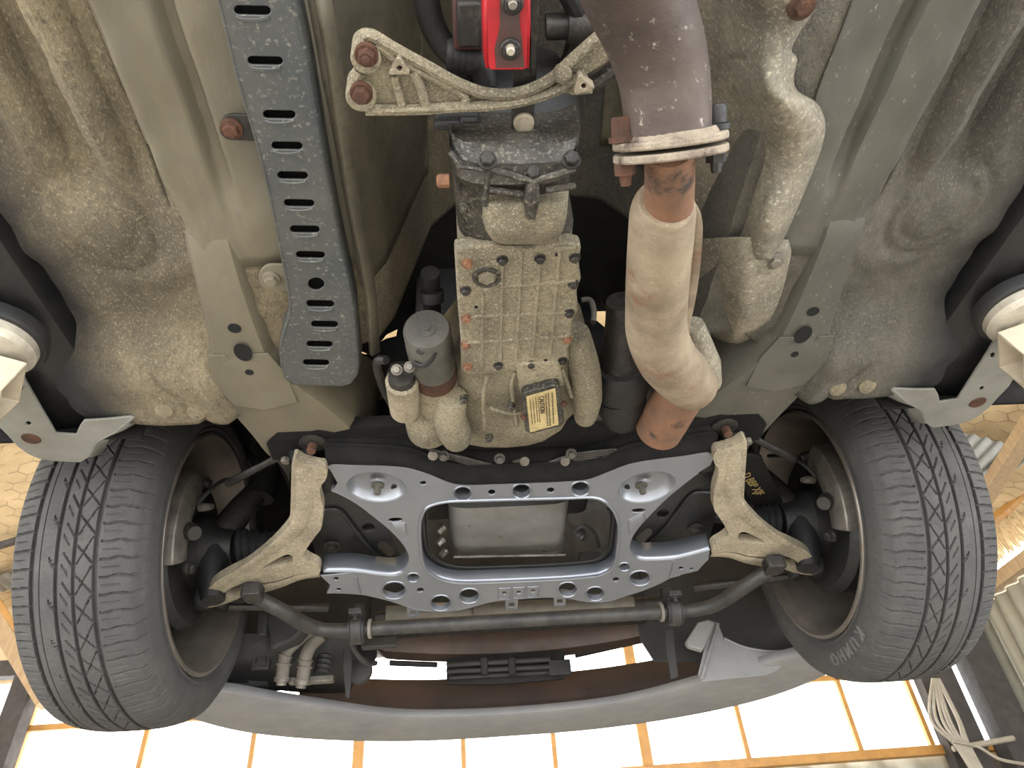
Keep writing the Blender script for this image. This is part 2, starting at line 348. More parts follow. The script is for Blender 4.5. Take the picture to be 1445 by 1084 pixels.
timber('rafter_brace', apl(1470, 575, E_R - V((0, 0, .13)), n_r), apl(1380, 715, E_R - V((0, 0, .13)), n_r), .085, .05, M_wood, 'pale diagonal rafter across the tan lining beside the right tyre', 'beam')
timber('purlin', apl(-30, 779, E_L - V((0, 0, .05)), n_l), apl(60, 752, E_L - V((0, 0, .05)), n_l), .035, .03, M_dwood, 'thin dark batten across the tan lining beside the left tyre', 'batten')
mb = MB()                                                   # frayed paper edge hanging over the eaves plate
for k in range(220):
    y = 2.2 + 1.78 * k / 220; z = 1.56 + rnd.uniform(-.03, .03)
    mb.bar((2.74 + rnd.uniform(-.02, .03), y, z + .06), (2.76 + rnd.uniform(-.03, .04), y + rnd.uniform(-.01, .02), z - .08), .006, .003)
stuff(mb.build('frayed_edge', M_insul, ceiling))
# white cables hanging by the corner post, one after the other
for k in range(9):
    t = k / 8
    top = ay(1316 + 9 * t, 958, WY - .20); mid = ay(1318 + 40 * t + rnd.uniform(-5, 5), 1015, WY - .22); low = ay(1348 + 20 * t, 1052, WY - .22)
    end = ay(1378 + 22 * t, 1100 + 10 * t, WY - .22)
    tag(MB().tube(crom([top, mid, low, end], 8), .0075, 6).build('cable', M_cable), 'white cable hanging in the loose bundle by the corner post', 'cable', 'white cables by the corner post')
tag(MB().tube(crom([ay(1345, 1046, WY - .24), ay(1380, 1054, WY - .24), ay(1412, 1072, WY - .24), ay(1460, 1080, WY - .24)], 8), .008, 6).build('cable', M_cable), 'single white cable trailing right from the bundle towards the corrugated wall', 'cable')
tag(MB().tube([ay(1345, 1057, WY - .18), ay(1430, 1042, WY - .18)], .014, 10).build('conduit_pipe', M_cable), 'short pale conduit pipe across the corner posts below the cables', 'pipe')

# ------------------------------------------------------------------ car body: floor, tunnel, rails, wheel wells, sills
FZ = .655
body = thing('car_body', 'dusty tan and grey underbody of a car raised on a lift', 'car body', (0, .5, FZ))
def interp(x, pts): return np.interp(x, [p[0] for p in pts], [p[1] for p in pts])
XP = [(0, .98), (.09, .965), (.135, .90), (.165, .78), (.185, .70), (.205, .662), (.225, .652), (.325, .655), (.331, .668), (.342, .668), (.348, .653), (.372, .650), (.386, .645), (.392, .645),
      (.402, .668), (.425, .672), (.436, .655), (.446, .650), (.458, .658), (.472, .694), (.50, .698), (.512, .676), (.528, .668), (.55, .690), (.60, .690), (.64, .668), (.70, .66), (.86, .66)]
XF = [(0, .98), (.09, .965), (.135, .90), (.165, .78), (.185, .70), (.205, .662), (.225, .652), (.34, .653), (.38, .648), (.40, .655), (.43, .667), (.47, .674), (.56, .676), (.60, .684), (.64, .672), (.70, .662), (.86, .66)]
def floor_z(x, y):
    s = abs(x); t = min(max((y - .40) / .09, 0), 1); t = t * t * (3 - 2 * t)
    sh = .055 if x > 0 else 0
    if sh and s < .23:                                     # the tunnel is wider on the exhaust side
        s2 = max(s - sh * min(s / .12, 1), 0)
    else: s2 = s
    z = interp(s2, XP) * (1 - t) + interp(s2, XF) * t
    r = math.hypot((s - .500) / .060, (y - .516) / .068)   # round stamping
    if s > .38: z += .007 * math.exp(-((r - 1) / .11) ** 2) + .005 * math.exp(-((r - .70) / .10) ** 2) - .010 * max(0, 1 - r * .9)
    if s > .40:
        u = min(max((y - .575 - .02 * math.sin(s * 30)) / .03, 0), 1); z += .006 * u
        u = min(max((y - .66) / .10, 0), 1); u = u * u * (3 - 2 * u); z -= .052 * u * min((s - .40) / .04, 1) * min(max((.70 - s) / .10, 0), 1)
        z -= .006 * math.exp(-((s - .46 - (y - .72) * -.25) / .006) ** 2) * min(max((y - .66) / .05, 0), 1)
        z += .007 * math.exp(-((s - .525 - (y - .72) * -.5) / .006) ** 2) * min(max((y - .70) / .05, 0), 1)
    z += .0022 * math.sin(x * 43 + y * 21) * math.sin(y * 37 - x * 11) + .0012 * math.sin(x * 131 + 2) * math.sin(y * 117)
    return z
xs = np.unique(np.round(np.concatenate([np.linspace(-.80, .80, 190)] + [np.array([p[0], -p[0]]) for p in XP]), 4))
def ylim(x): s = abs(x); return .70 if s < .30 else (.70 + (s - .30) * .9 if s < .40 else .835 - max(0, s - .66) * 0.4)
mb = MB(); rows = []
for x in xs:
    ye = ylim(x); rows.append([(x, y, floor_z(x, y)) for y in np.linspace(-.55, ye, 150)])
k0 = len([x for x in xs if x < 0])
MB().grid(rows[:k0 + 1]).build('floor_panel', M_under, body, smooth=50, solid=.0015)
MB().grid(rows[k0:]).build('floor_panel', M_under_r, body, smooth=50, solid=.0015)
# smoother, cleaner strip beside the tunnel and along the brace (its own sheet on the floor, both sides)
for s_ in (-1, 1):
    mb = MB(); rows = []
    for x in np.linspace(.214 if s_ < 0 else .275, .392, 60):
        rows.append([(s_ * x, y, floor_z(s_ * x, y) - .0028) for y in np.linspace(-.5, .56, 60)])
    mb.grid(rows).build('rail_skin', M_rail if s_ < 0 else M_shieldgrey, body, smooth=50, solid=.001)
    mb = MB(); rows = []
    for x in np.linspace(.075, .214, 30):
        rows.append([(s_ * x, y, floor_z(s_ * x, y) - .0026) for y in np.linspace(-.5, .60 if x > .13 else .5, 60)])
    mb.grid(rows).build('tunnel_skin', M_tunnel, body, smooth=60, solid=.001)
# front legs of the frame rails, with slot holes, ending at the subframe mounts
for s_ in (-1, 1):
    secs = [(.49, .398, .343, .662, .676), (.52, .400, .344, .646, .676), (.60, .408, .346, .640, .690), (.69, .421, .345, .637, .70), (.715, .430, .338, .634, .71), (.76, .438, .318, .634, .73), (.82, .436, .288, .640, .76), (.90, .428, .262, .652, .80), (.98, .425, .255, .668, .85), (1.05, .425, .255, .70, .86)]
    mb = MB(); rows = []
    for y, xo, xi, z, zt in secs:
        w = xo - xi; rows.append([(s_ * q[0], y, q[1]) for q in ((xo + .004, zt), (xo + .001, z + .012), (xo - .006, z + .001), (xo - w * .3, z - .001), (xo - w * .6, z - .001), (xi + .008, z + .001), (xi, z + .012), (xi - .012, zt))])
    cr = [crom([r[k] for r in rows], 5) for k in range(8)]
    mb.grid([[c[i] for c in cr] for i in range(len(cr[0]))])
    mb.build('frame_rail', M_rail if s_ < 0 else M_shieldgrey, body, smooth=40, solid=.003)
    for (cx, cy, w, h) in ((331, 463, 13, 16), (343, 497, 18, 27), (352, 525, 9, 7)):
        q = MB(); p = az(cx, cy, .6315 if cy > 480 else .636); k = .00062
        q.lathe(p, (0, 0, -1), [(0, w * k), (.0012, w * k)], 20, ex=1.5 if h > 20 else 1.0)
        if s_ > 0: q.mirror()
        q.build('drain_hole', M_hole, body)
    # overlap joint of the rail extension
    j = MB().plate([(s_ * a, b, .6325) for a, b in ((.424, .694), (.402, .694), (.396, .715), (.376, .715), (.372, .694), (.346, .694), (.332, .735), (.330, .80), (.38, .815), (.42, .80), (.434, .75))], th=.002, bev=.0005)
    j.build('rail_overlap', M_rail if s_ < 0 else M_shieldgrey, body)
    # rubber plugs of the toe panel
    m2 = MB()
    for x, y in ((.515, .800), (.472, .806)): m2.lathe((s_ * x, y, floor_z(s_ * x, y) - .001), (0, -.3, -1), [(0, .013), (.002, .013), (.003, .010)], 18)
    m2.build('rubber_plug', M_under, body)
# cross wall closing the floor front, wheel wells and inner wings
for s_ in (-1, 1):
    mb = MB(); yc, zc, R = 1.304, .665, .385; rows = []
    for x in (.435, .50, .60, .70, .78, .815):
        rows.append([(s_ * x, yc - R * math.cos(a), zc - .02 + R * .95 * math.sin(a)) for a in np.linspace(.36, math.pi - .35, 40)])
    mb.grid(rows).build('wheel_well', M_blackr, body, solid=.003)
    mb = MB(); a_ = np.linspace(.10, math.pi - .1, 24)
    P = [(s_ * .43, yc - R * math.cos(a), zc + .02 + R * .95 * math.sin(a)) for a in a_]
    mb.prism(P, (s_ * .006, 0, 0)).build('inner_wing', M_blackr, body)
    # sill end: pale flange plate with rust spot, curling behind the wheel
    Pl = [(-14, 520), (30, 526), (37, 540), (58, 576), (79, 612), (107, 614), (112, 602), (118, 594), (150, 592), (187, 588), (183, 594), (163, 609), (136, 623), (126, 645), (113, 653), (72, 651), (53, 647), (39, 641), (24, 630), (10, 614), (-6, 598), (-20, 570)]
    mb = MB().plate(azs(Pl, .628), [oval_loop(lambda a, b: az(a, b, .628), 29, 548, 3.5, 4), oval_loop(lambda a, b: az(a, b, .628), 40, 598, 3.5, 3)], th=.004)
    if s_ > 0: mb.mirror()
    sp = mb.build('sill_flange', M_sill, body)
    mb = MB(); p = az(44, 619, .628); mb.lathe(p, (0, 0, -1), [(0, .013), (.0015, .012)], 16)
    if s_ > 0: mb.mirror()
    o = mb.build('rust_spot', M_rust, body); o['label'] = 'reddish rusty spot'
    # curled mud flap edge of the arch liner hanging from the flange
    A = azs([(187, 588), (163, 609), (136, 623), (126, 645)], .628); B = [V(p) + V((0, .012, .045)) for p in A]
    mb = MB().grid([A, [(V(a) + V(b)) / 2 + V((0, .02, 0)) for a, b in zip(A, B)], B])
    if s_ > 0: mb.mirror()
    mb.build('arch_lip', M_sill, body, solid=.003)
    # sill box along the outside, dark underseal
    mb = MB(); rows = []
    for y in np.linspace(-.55, .86, 12):
        rows.append([(s_ * x, y, z) for x, z in ((.60, .69), (.61, .665), (.63, .652), (.66, .65), (.70, .648), (.74, .645), (.775, .65), (.79, .67), (.80, .75), (.80, .9))])
    mb.grid(rows).build('sill', M_black2, body, solid=.003)
    MB().box((s_ * .70, .865, .76), (.26, .006, .26)).build('sill_end', M_blackr, body)
# round sound-deadener: seam beads across the floor on both sides
for s_ in (-1, 1):
    mb = MB()
    pts = [(s_ * x, y, floor_z(s_ * x, y) - .001) for x, y in ((.398, .05), (.397, .25), (.398, .40))]
    mb.tube(crom(pts, 8), .0028, 6)
    mb.build('seam_bead', M_rail, body)
# bulkhead and firewall filling the dark tunnel mouth, cowl
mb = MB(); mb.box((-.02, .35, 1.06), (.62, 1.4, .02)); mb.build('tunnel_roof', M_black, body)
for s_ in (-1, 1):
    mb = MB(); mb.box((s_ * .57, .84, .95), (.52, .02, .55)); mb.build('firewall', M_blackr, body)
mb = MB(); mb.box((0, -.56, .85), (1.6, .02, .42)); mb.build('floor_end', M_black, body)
# dark body mounts with upright studs at the rear corners of the subframe
for s_ in (-1, 1):
    Pm = [(376, 628), (395, 606), (430, 600), (470, 612), (520, 618), (560, 612), (600, 622), (600, 640), (540, 640), (480, 650), (455, 660), (415, 648), (385, 650)]
    mb = MB().plate(azs(Pm, .648), th=.006)
    if s_ > 0: mb.mirror()
    q = mb.build('mount_plate', M_blackr, body)
    p = az(442, 624, .647); mb = MB(); mb.lathe(p, (0, 0, -1), [(0, .022), (.003, .022), (.005, .017), (.006, .009)], 18)
    if s_ > 0: mb.mirror()
    mb.build('mount_washer', M_dsteel, q)
    mb = MB(); mb.lathe(p, (0, -.25, -1), [(0, .0072), (.022, .0072), (.024, .005)], 10)
    if s_ > 0: mb.mirror()
    o = mb.build('stud', M_rust, q); o['label'] = 'rusty threaded stud'
# black panels added in the engine bay, openings shaped as bright patches of lit roof
q = lambda L: [ay(a, b, 1.02) for a, b in L]
MB().plate(q([(440, 360), (662, 360), (662, 640), (440, 640)]), [q(h) for h in (
    [(514, 509), (526, 511), (518, 521), (531, 522), (536, 533), (505, 534), (513, 524)], [(482, 544), (502, 553), (500, 560), (486, 572), (478, 570)], [(516, 555), (523, 557), (526, 572), (521, 580), (518, 568)],
    [(528, 554), (533, 558), (541, 556), (541, 562), (534, 566)], [(535, 483), (545, 470), (561, 462), (559, 474), (546, 477)], [(508, 493), (518, 497), (517, 500), (510, 498)])], up=(0, 1, 0), th=.006).build('bay_mask', M_blackr, body)
MB().plate(q([(812, 400), (900, 400), (900, 640), (812, 640)]), [q([(848, 421), (855, 428), (857, 445), (857, 482), (854, 462), (842, 452), (840, 446)]), q([(826, 405), (836, 412), (838, 418), (829, 412)])], up=(0, 1, 0), th=.006).build('bay_mask', M_blackr, body)
MB().tube(crom([ay(820, 424, .98), ay(833, 424, .98), ay(838, 440, .98), ay(837, 455, .98)], 5), .006, 10).build('breather_pipe', M_hose, body)

# ------------------------------------------------------------------ perforated brace along the left of the tunnel
br = thing('underbody_brace', 'long blue grey perforated steel brace bolted along the left of the tunnel', 'brace', az(440, 300, .625))
bz = lambda px, py: az(px, py, .618)
bl = [(296, -60), (308, -10), (321, 45), (333, 95), (347, 145), (362, 195), (373, 235), (382, 275), (391, 320), (399, 360), (406, 395), (411, 425), (411, 445), (402, 470), (397, 495), (399, 518), (404, 535), (416, 543)]
brr = [(480, 545), (494, 541), (502, 530), (504, 510), (500, 470), (496, 430), (489, 395), (481, 360), (472, 320), (462, 270), (452, 215), (444, 165), (434, 105), (424, 55), (410, -10), (400, -60)]
slots = [(343, -46, 50, 12), (356, 15, 52, 13), (374, 86, 50, 12), (394, 162, 46, 12), (405, 206, 44, 11), (413, 248, 43, 11), (422, 287, 43, 10.5), (430, 324, 42, 10.5), (438, 360, 41, 10), (452, 429, 39, 10), (458, 458, 38, 9.5), (451, 486, 37, 9), (446, 512, 37, 9)]
holes = [slot_loop(bz, *s_, rot=.02) for s_ in slots] + [oval_loop(bz, 446, 401, 11.5, 9)]
ot = [bz(*p) for p in bl + brr]
MB().plate(ot, holes, th=.003, bev=.0008).build('web', M_brace, br)
MB().plate([bz(*p) for p in ((304, -50), (322, 40), (350, 145), (376, 235), (400, 340), (416, 420), (416, 480), (418, 534), (484, 534), (484, 470), (472, 390), (455, 300), (434, 190), (410, 60), (388, -50))], th=.002, bev=0).build('dark_slot_backing', M_hole, br).location.z += .016  # near-black sheet added behind the slots, standing for the shade inside
mb = MB()
for edge, sgn in ((bl, -1), (brr[::-1], 1)):
    E = [V(bz(*p)) for p in edge]
    mb.grid([E, [e + V((sgn * .0025, 0, .004)) for e in E], [e + V((sgn * .004, 0, .024)) for e in E]])
mb.build('side_flange', M_brace, br, solid=.002)
for cx, cy, w, h in slots:
    P = [bz(cx + w * .46 * t, cy + h * .62 + h * .42 * math.sqrt(max(0, 1 - t * t * .96))) for t in np.linspace(-1, 1, 11)]
    MB().tube([V(p) + V((0, 0, .0008)) for p in P], .0021, 6).build('pressed_lip', M_brace, br)
E = [V(bz(*p)) + V((.016, .0, .012)) for p in brr[3:-1]]
MB().grid([[e for e in E], [e + V((.004, 0, -.003)) for e in E], [e + V((.013, 0, .004)) for e in E]]).build('outer_flange', M_tunnel, br, solid=.002)
for (cx, cy, dx) in ((327, 180, 40), (383, 392, 34)):
    zb = .632
    P = oval_loop(lambda a, b: az(a, b, zb), cx, cy, 20, 19, n=20)
    P = [az(cx + 18 * math.cos(a), cy + 18 * math.sin(a), zb) for a in np.linspace(math.pi * .5, math.pi * 1.5, 12)] + [az(cx + dx, cy - 17, zb), az(cx + dx + 5, cy + 20, zb)]
    t = MB().plate(P, th=.004).build('tab', M_dsteel if cy < 200 else M_rail, br)
    MB().bolt(az(cx, cy + 1, zb - .001), r=.0068, h=.007, washer=1.55).build('bolt', M_rust if cy < 200 else M_rail, t)

# ------------------------------------------------------------------ heat shield right of the exhaust, two sheets
def patch(rows, n=5, m=5):
    R = [crom(r, n) for r in rows]; C = [crom([r[k] for r in R], m) for k in range(len(R[0]))]
    return MB().grid([[c[i] for c in C] for i in range(len(C[0]))])
hs = thing('heat_shield', 'dusty pressed heat shield with a ragged edge, right of the exhaust pipe', 'heat shield', az(1080, 200, .62))
rows = []
for (py, e, rg, mid, l) in ((-60, 1150, 1100, 1060, 985), (-10, 1148, 1095, 1058, 985), (18, 1146, 1090, 1060, 985), (45, 1128, 1085, 1060, 985), (70, 1116, 1080, 1060, 985), (84, 1124, 1082, 1064, 985), (112, 1119, 1082, 1068, 985), (130, 1126, 1088, 1072, 985), (146, 1152, 1098, 1078, 985), (175, 1164, 1104, 1080, 985), (210, 1158, 1104, 1078, 980), (250, 1143, 1098, 1074, 975), (300, 1122, 1086, 1066, 970), (340, 1104, 1074, 1052, 965), (366, 1092, 1066, 1044, 965)):
    dz = .012 * math.sin(py * .035)
    rows.append([az(e, py, .640), az((e + rg) / 2 + 4, py, .622 + dz * .3), az(rg, py, .622 + dz), az(mid, py, .645 + dz), V(az(mid - 30, py, .69)), V(az(l + 18, py, .735)), V(az(l - 25, py, .765))])
patch(rows, 4, 4).build('upper_sheet', M_shield, hs, smooth=60, solid=.0016)
rows = []
for (lx, rx, py, dz) in ((975, 1112, 338, .0), (975, 1116, 356, -.004), (978, 1110, 385, -.006), (985, 1102, 415, -.004), (992, 1092, 440, .0), (1000, 1078, 462, .010), (1008, 1060, 480, .028), (1018, 1048, 487, .045)):
    w = rx - lx; rows.append([az(lx + w * t, py + (1 - abs(2 * t - 1)) * -4, .632 + dz + q) for t, q in ((0, .070), (.18, .040), (.38, .012), (.55, -.004), (.72, .0), (.88, .008), (1, .016))])
patch(rows, 4, 4).build('lower_sheet', M_shield, hs, smooth=60, solid=.0016)
for px, py, z in ((1093, 368, .630), (1131, 8, .620)):
    MB().bolt(az(px, py, z), r=.0065, h=.006, washer=1.9).build('bolt', M_rust if py < 50 else M_steel, hs)

# ------------------------------------------------------------------ exhaust: wide stained pipe, flange joint, shielded front section
ex = thing('exhaust_pipe', 'wide purple brown heat stained exhaust pipe at the top, right of the gearbox', 'exhaust pipe', az(930, 100, .47))
def pxr(w, p): r = ray(*p[:2]); return w / 2 / FPX * V(p[2]) if False else w / 2 / FPX
def pipe_pts(L):                                          # (px, py, z, width in px) -> points and radii
    P, R = [], []
    for px, py, z, w in L:
        p = az(px, py, z); P.append(p); d = (V(p) - V((CX, 0, 0))) @ CM.T[:, 2] if False else (V(p) - V((CX, 0, 0))) @ fw
        R.append(w / 2 / FPX * d)
    P2 = crom(P, 6); R2 = np.interp(np.linspace(0, 1, len(P2)), np.linspace(0, 1, len(R)), R)
    return P2, list(R2)
P, R = pipe_pts([(864, -95, .480, 156), (893, -20, .490, 148), (920, 45, .492, 136), (935, 100, .488, 127), (941, 150, .478, 123), (943, 196, .467, 118)])
MB().tube(P, R, 32).build('pipe', M_pipe, ex, smooth=60)
d_ex = unit(V(P[-1]) - V(P[-5]))
def flange(mb, c, w, h, th, dirn, rot=0.0):
    u = V((1, 0, 0)); u = unit(u - dirn * (u @ dirn)); q = np.cross(dirn, u)
    cx, cy = math.cos(rot), math.sin(rot); u, q = u * cx + q * cy, -u * cy + q * cx
    loop = []
    for k in range(36):
        a = 2 * math.pi * k / 36; e = abs(math.cos(a)) ** 1.2
        rr = h + (w - h) * e ** 2.2; loop.append(V(c) + rr * math.cos(a) * u + rr * math.sin(a) * q * 1.0)
    mb.prism(loop, dirn * th); return u
def depth(p): return (V(p) - V((CX, 0, 0))) @ fw
fc = V(az(946, 207, .4655)); dpt = depth(fc); fwid = 82 / FPX * dpt
mb = MB(); uu = flange(mb, fc - d_ex * .0075, fwid, .036, .006, d_ex, -.10); mb.build('flange', M_flange, ex, bevel=.0015)
mb = MB(); mb.lathe(fc - d_ex * .012, d_ex, [(0, .0335), (.004, .036), (.006, .036)], 28); mb.build('weld_bead', M_flange, ex)
fp = thing('front_pipe', 'shielded front exhaust section with a seam, bending right below the flange joint', 'exhaust pipe', az(940, 380, .50))
mb = MB(); flange(mb, fc + d_ex * .0015, fwid * 1.0, .037, .006, d_ex, -.10); mb.build('flange', M_flange, fp, bevel=.0015)
for sg, mt in ((-1, M_rust), (1, M_black)):
    b = MB(); c = fc + uu * sg * fwid * .83
    b.lathe(c - d_ex * .026, d_ex, [(0, .0075), (.002, .0085), (.013, .0085), (.014, .011), (.018, .011)], 6 if sg < 0 else 12)
    b.lathe(c + d_ex * .007, d_ex, [(0, .008), (.009, .008)], 6)
    b.lathe(c + d_ex * .016, d_ex, [(0, .005), (.008, .004)], 8)
    b.build('flange_bolt', mt, fp)
P, R = pipe_pts([(945, 208, .466, 70), (945, 245, .475, 70), (944, 275, .487, 70), (941, 310, .50, 72)])
MB().tube(P, R, 24).build('pipe', M_rpipe, fp, smooth=60)
P, R = pipe_pts([(940, 284, .490, 74), (938, 289, .492, 86), (935, 302, .497, 93), (932, 340, .509, 92), (929, 380, .520, 90), (926, 430, .535, 87), (927, 470, .546, 86), (941, 506, .557, 84), (962, 530, .566, 80), (979, 547, .572, 70), (986, 555, .575, 24)])
sh = MB().tube(P, R, 28).build('heat_shell', M_shell, fp, smooth=60)
# the seam where the two half shells meet, along the right-hand edge
E1 = crom([az(a, b, z) for a, b, z in ((982, 288, .492), (991, 312, .499), (989, 360, .514), (983, 410, .529), (975, 450, .541), (970, 478, .550), (978, 500, .557), (996, 524, .566), (1014, 546, .575))], 5)
E0 = crom([az(a, b, z) for a, b, z in ((972, 292, .492), (974, 312, .499), (970, 360, .514), (963, 410, .529), (956, 450, .541), (952, 480, .550), (962, 506, .557), (982, 533, .566), (1000, 553, .575))], 5)
MB().grid([E0, E1]).build('seam', M_shell, sh, solid=.004)
P, R = pipe_pts([(978, 458, .600, 30), (985, 490, .600, 44), (992, 515, .600, 50), (998, 540, .602, 40)])
MB().tube(P, R, 16).build('shell_half', M_shield, fp, smooth=60)
P, R = pipe_pts([(978, 520, .60, 60), (958, 560, .605, 66), (942, 585, .61, 68), (930, 606, .615, 66)])
MB().tube(P, R, 24).build('rear_stub', M_rpipe, fp, smooth=60)
P, R = pipe_pts([(955, 606, .617, 26), (966, 590, .612, 22)])
MB().tube(P, R, 10).build('clamp', M_dsteel, fp, bevel=.001)
# dark flex joint of the other pipe, left of it
fj = thing('flex_joint', 'dark ribbed exhaust joint between gearbox and shielded pipe', 'exhaust joint', az(878, 520, .64))
P, R = pipe_pts([(878, 425, .66, 46), (878, 455, .655, 48), (876, 490, .65, 52), (875, 515, .648, 64)])
MB().tube(P, R, 20).build('pipe', M_dsteel, fj, smooth=60)
P, R = pipe_pts([(875, 512, .645, 70), (875, 528, .645, 84), (875, 545, .645, 80), (875, 548, .645, 72), (876, 566, .645, 72), (877, 590, .65, 50)])
MB().tube(P, R, 24).build('joint_ring', M_black, fj, smooth=40)

# ------------------------------------------------------------------ gearbox
gb = thing('gearbox', 'long dusty cast alloy gearbox with a ribbed bolted sump, in the tunnel', 'gearbox', az(730, 440, .56))
GZ, GS, GY = .555, .10, .45
g = lambda px, py, dz=0.0: az(px, py, GZ + dz, GS, GY)
sump = [(641, 352), (660, 348), (700, 346), (705, 350), (752, 350), (760, 346), (800, 343), (818, 346), (820, 352), (817, 372), (820, 395), (814, 412), (816, 440), (808, 452), (809, 480), (802, 492), (803, 508), (795, 520), (752, 523), (700, 526), (660, 530), (651, 522), (650, 480), (645, 420)]
MB().plate([g(*p) for p in sump], th=.016, bev=.003).build('sump_pan', M_alloy, gb)
for (a, b, c, d) in ((681, 412, 680, 518), (680, 412, 709, 396), (709, 366, 706, 508), (736, 352, 728, 512), (762, 366, 751, 505), (790, 352, 776, 500), (650, 452, 680, 444), (708, 404, 812, 396), (680, 446, 808, 440), (680, 482, 803, 474), (653, 484, 681, 482), (735, 352, 812, 350)):
    MB().tube([V(g(a, b)), V(g(c, d))], .0024, 6).build('rib', M_alloy, gb)
bl_ = [(659, 371, 1), (657, 409, 0), (658, 448, 1), (657, 486, 1), (660, 516, 1), (709, 366, 0), (762, 364, 0), (811, 363, 0), (809, 400, 0), (803, 441, 0), (800, 478, 1), (794, 508, 0), (749, 513, 0), (703, 515, 0)]
for (px, py, r_) in bl_:
    p = V(g(px, py)); o = MB().bolt(p, r=.0042, h=.0055, washer=1.5).build('sump_bolt', M_rustb if r_ else M_dsteel, gb)
    if r_: o['label'] = 'orange rusty bolt head'
for px, py in ((786, 359), (770, 508), (672, 433)):
    MB().lathe(V(g(px, py)) - V((0, 0, .0003)), (0, 0, -1), [(0, .0022), (.0006, .0022)], 12).build('bolt_hole', M_hole, gb)
c = V(g(687, 391)); u_ = unit(V(g(697, 391)) - c); w_ = unit(V(g(687, 400)) - c); mb = MB()
mb.tube([c + .0135 * (math.cos(a) * u_ + .95 * math.sin(a) * w_) for a in np.linspace(-.4, math.pi * 2 - .75, 30)], .0028, 8)
dp = MB().lathe(c, (0, 0, -1), [(0, .010), (.002, .010), (.003, .0085)], 6).build('drain_plug', M_alloy, gb)
mb.build('plug_rim', M_dalloy, dp)
MB().lathe(g(693, 463), (0, 0, -1), [(0, .004), (.0012, .004), (.0013, .003)], 14, ex=1.3).build('cast_mark', M_alloy, gb)
# main case: rounded section that grows into the bell housing
def sect(y, x0, x1, zb, zt, k=5, pw=3.4):
    cx, cz, a, b = (x0 + x1) / 2, (zb + zt) / 2, (x1 - x0) / 2, (zt - zb) / 2; out = []
    for i in range(28):
        t = 2 * math.pi * i / 28; c_, s_ = math.cos(t), math.sin(t)
        out.append(V((cx + a * math.copysign(abs(c_) ** (2 / pw), c_), y, cz + b * math.copysign(abs(s_) ** (2 / pw), s_))))
    return out
def gsect(py, xl, xr, dz, zt, pw=3.4):
    a, b = g(xl, py, dz), g(xr, py, dz); return sect(a[1], a[0], b[0], a[2], zt, pw=pw)
mb = MB().rings([gsect(350, 645, 815, .010, .70), gsect(420, 648, 812, .010, .72), gsect(470, 650, 806, .010, .73), gsect(515, 650, 812, .008, .75, 3.0), gsect(535, 645, 822, .006, .77, 2.8)])
mb.build('main_case', M_alloy, gb, smooth=50)
mb = MB().rings([gsect(524, 655, 815, .004, .76, 3.0), gsect(540, 640, 838, .004, .79, 2.6), gsect(565, 618, 842, .012, .82, 2.4), gsect(590, 596, 842, .018, .84, 2.4), gsect(615, 588, 836, .022, .85, 2.4), gsect(630, 596, 828, .026, .85, 2.4), gsect(636, 610, 815, .034, .85, 2.4)])
mb.build('bell_housing', M_alloy, gb, smooth=50)
P, R = pipe_pts([(640, 560, .60, 40), (634, 585, .605, 48), (640, 606, .61, 50), (645, 620, .615, 40)])
MB().tube(P, R, 16).build('cast_boss', M_alloy, gb, smooth=60)
rb = MB()
for L in (((688, 530), (682, 560), (684, 605)), ((728, 525), (722, 545), (730, 600)), ((690, 575), (720, 583), (745, 580)), ((792, 520), (800, 540), (806, 560))):
    rb.tube(crom([V(g(a, b, .004)) for a, b in L], 4), .003, 8)
rb.build('rib', M_alloy, gb)
for px, py in ((655, 562), (721, 572), (690, 617)):
    MB().bolt(g(px, py, .0), r=.0048, h=.006, washer=1.3).build('case_bolt', M_dalloy, gb)
MB().plate([g(a, b, -.004) for a, b in ((727, 514), (790, 512), (797, 545), (735, 560))], th=.014, bev=.003).build('raised_pad', M_alloy, gb)
# side bulge on the right
P, R = pipe_pts([(812, 470, .60, 40), (824, 520, .605, 46), (828, 560, .61, 44), (826, 590, .615, 30)])
MB().tube(P, R, 16).build('side_bulge', M_alloy, gb, smooth=60)
# dark cover with a yellowed label
cz = -.016
cp = MB().plate([g(a, b, cz) for a, b in ((735.5, 560), (739, 555), (785, 543.5), (790, 546), (797, 596), (793, 601), (748, 613), (741.5, 609))], th=.012, bev=.0025).build('cover', M_dalloy, gb)
q = [V(g(a, b, cz - .0006)) for a, b in ((742.6, 560.2), (783.6, 548.6), (788.3, 599.3), (748, 610.4))]
lb = MB().plate(q, th=.0006, bev=.0001).build('label', M_label, cp, smooth=0); lb['label'] = 'yellowed paper label with the word CAUTION running downwards'
eu = unit(q[3] - q[0]); ev = unit(q[1] - q[0]); en = unit(np.cross(eu, ev)); en = en if en[2] < 0 else -en   # eu: down the picture = reading direction, ev: to the right = up of the letters
Lw, Lh = np.linalg.norm(q[3] - q[0]), np.linalg.norm(q[1] - q[0])
def text(body_, size, pos, eu, ev, en, m, name, parent, depth_=.0004, bold=.0):
    cu = bpy.data.curves.new(name, 'FONT'); cu.body = body_; cu.size = size; cu.extrude = depth_; cu.offset = bold
    t = bpy.data.objects.new(name, cu); COL.objects.link(t)
    me = bpy.data.meshes.new_from_object(t.evaluated_get(bpy.context.evaluated_depsgraph_get()))
    mb = MB(); mb.add([V(pos) + v.co[0] * eu + v.co[1] * ev + v.co[2] * en for v in me.vertices], [tuple(p.vertices) for p in me.polygons])
    bpy.data.objects.remove(t); bpy.data.curves.remove(cu); bpy.data.meshes.remove(me)
    return mb.build(name, m, parent, smooth=0)
text('CAUTION', .0098, q[0] + eu * Lw * .08 + ev * Lh * .44 + en * .0004, eu, ev, en, M_ink, 'printed_word', lb, bold=.00015)
mb = MB()
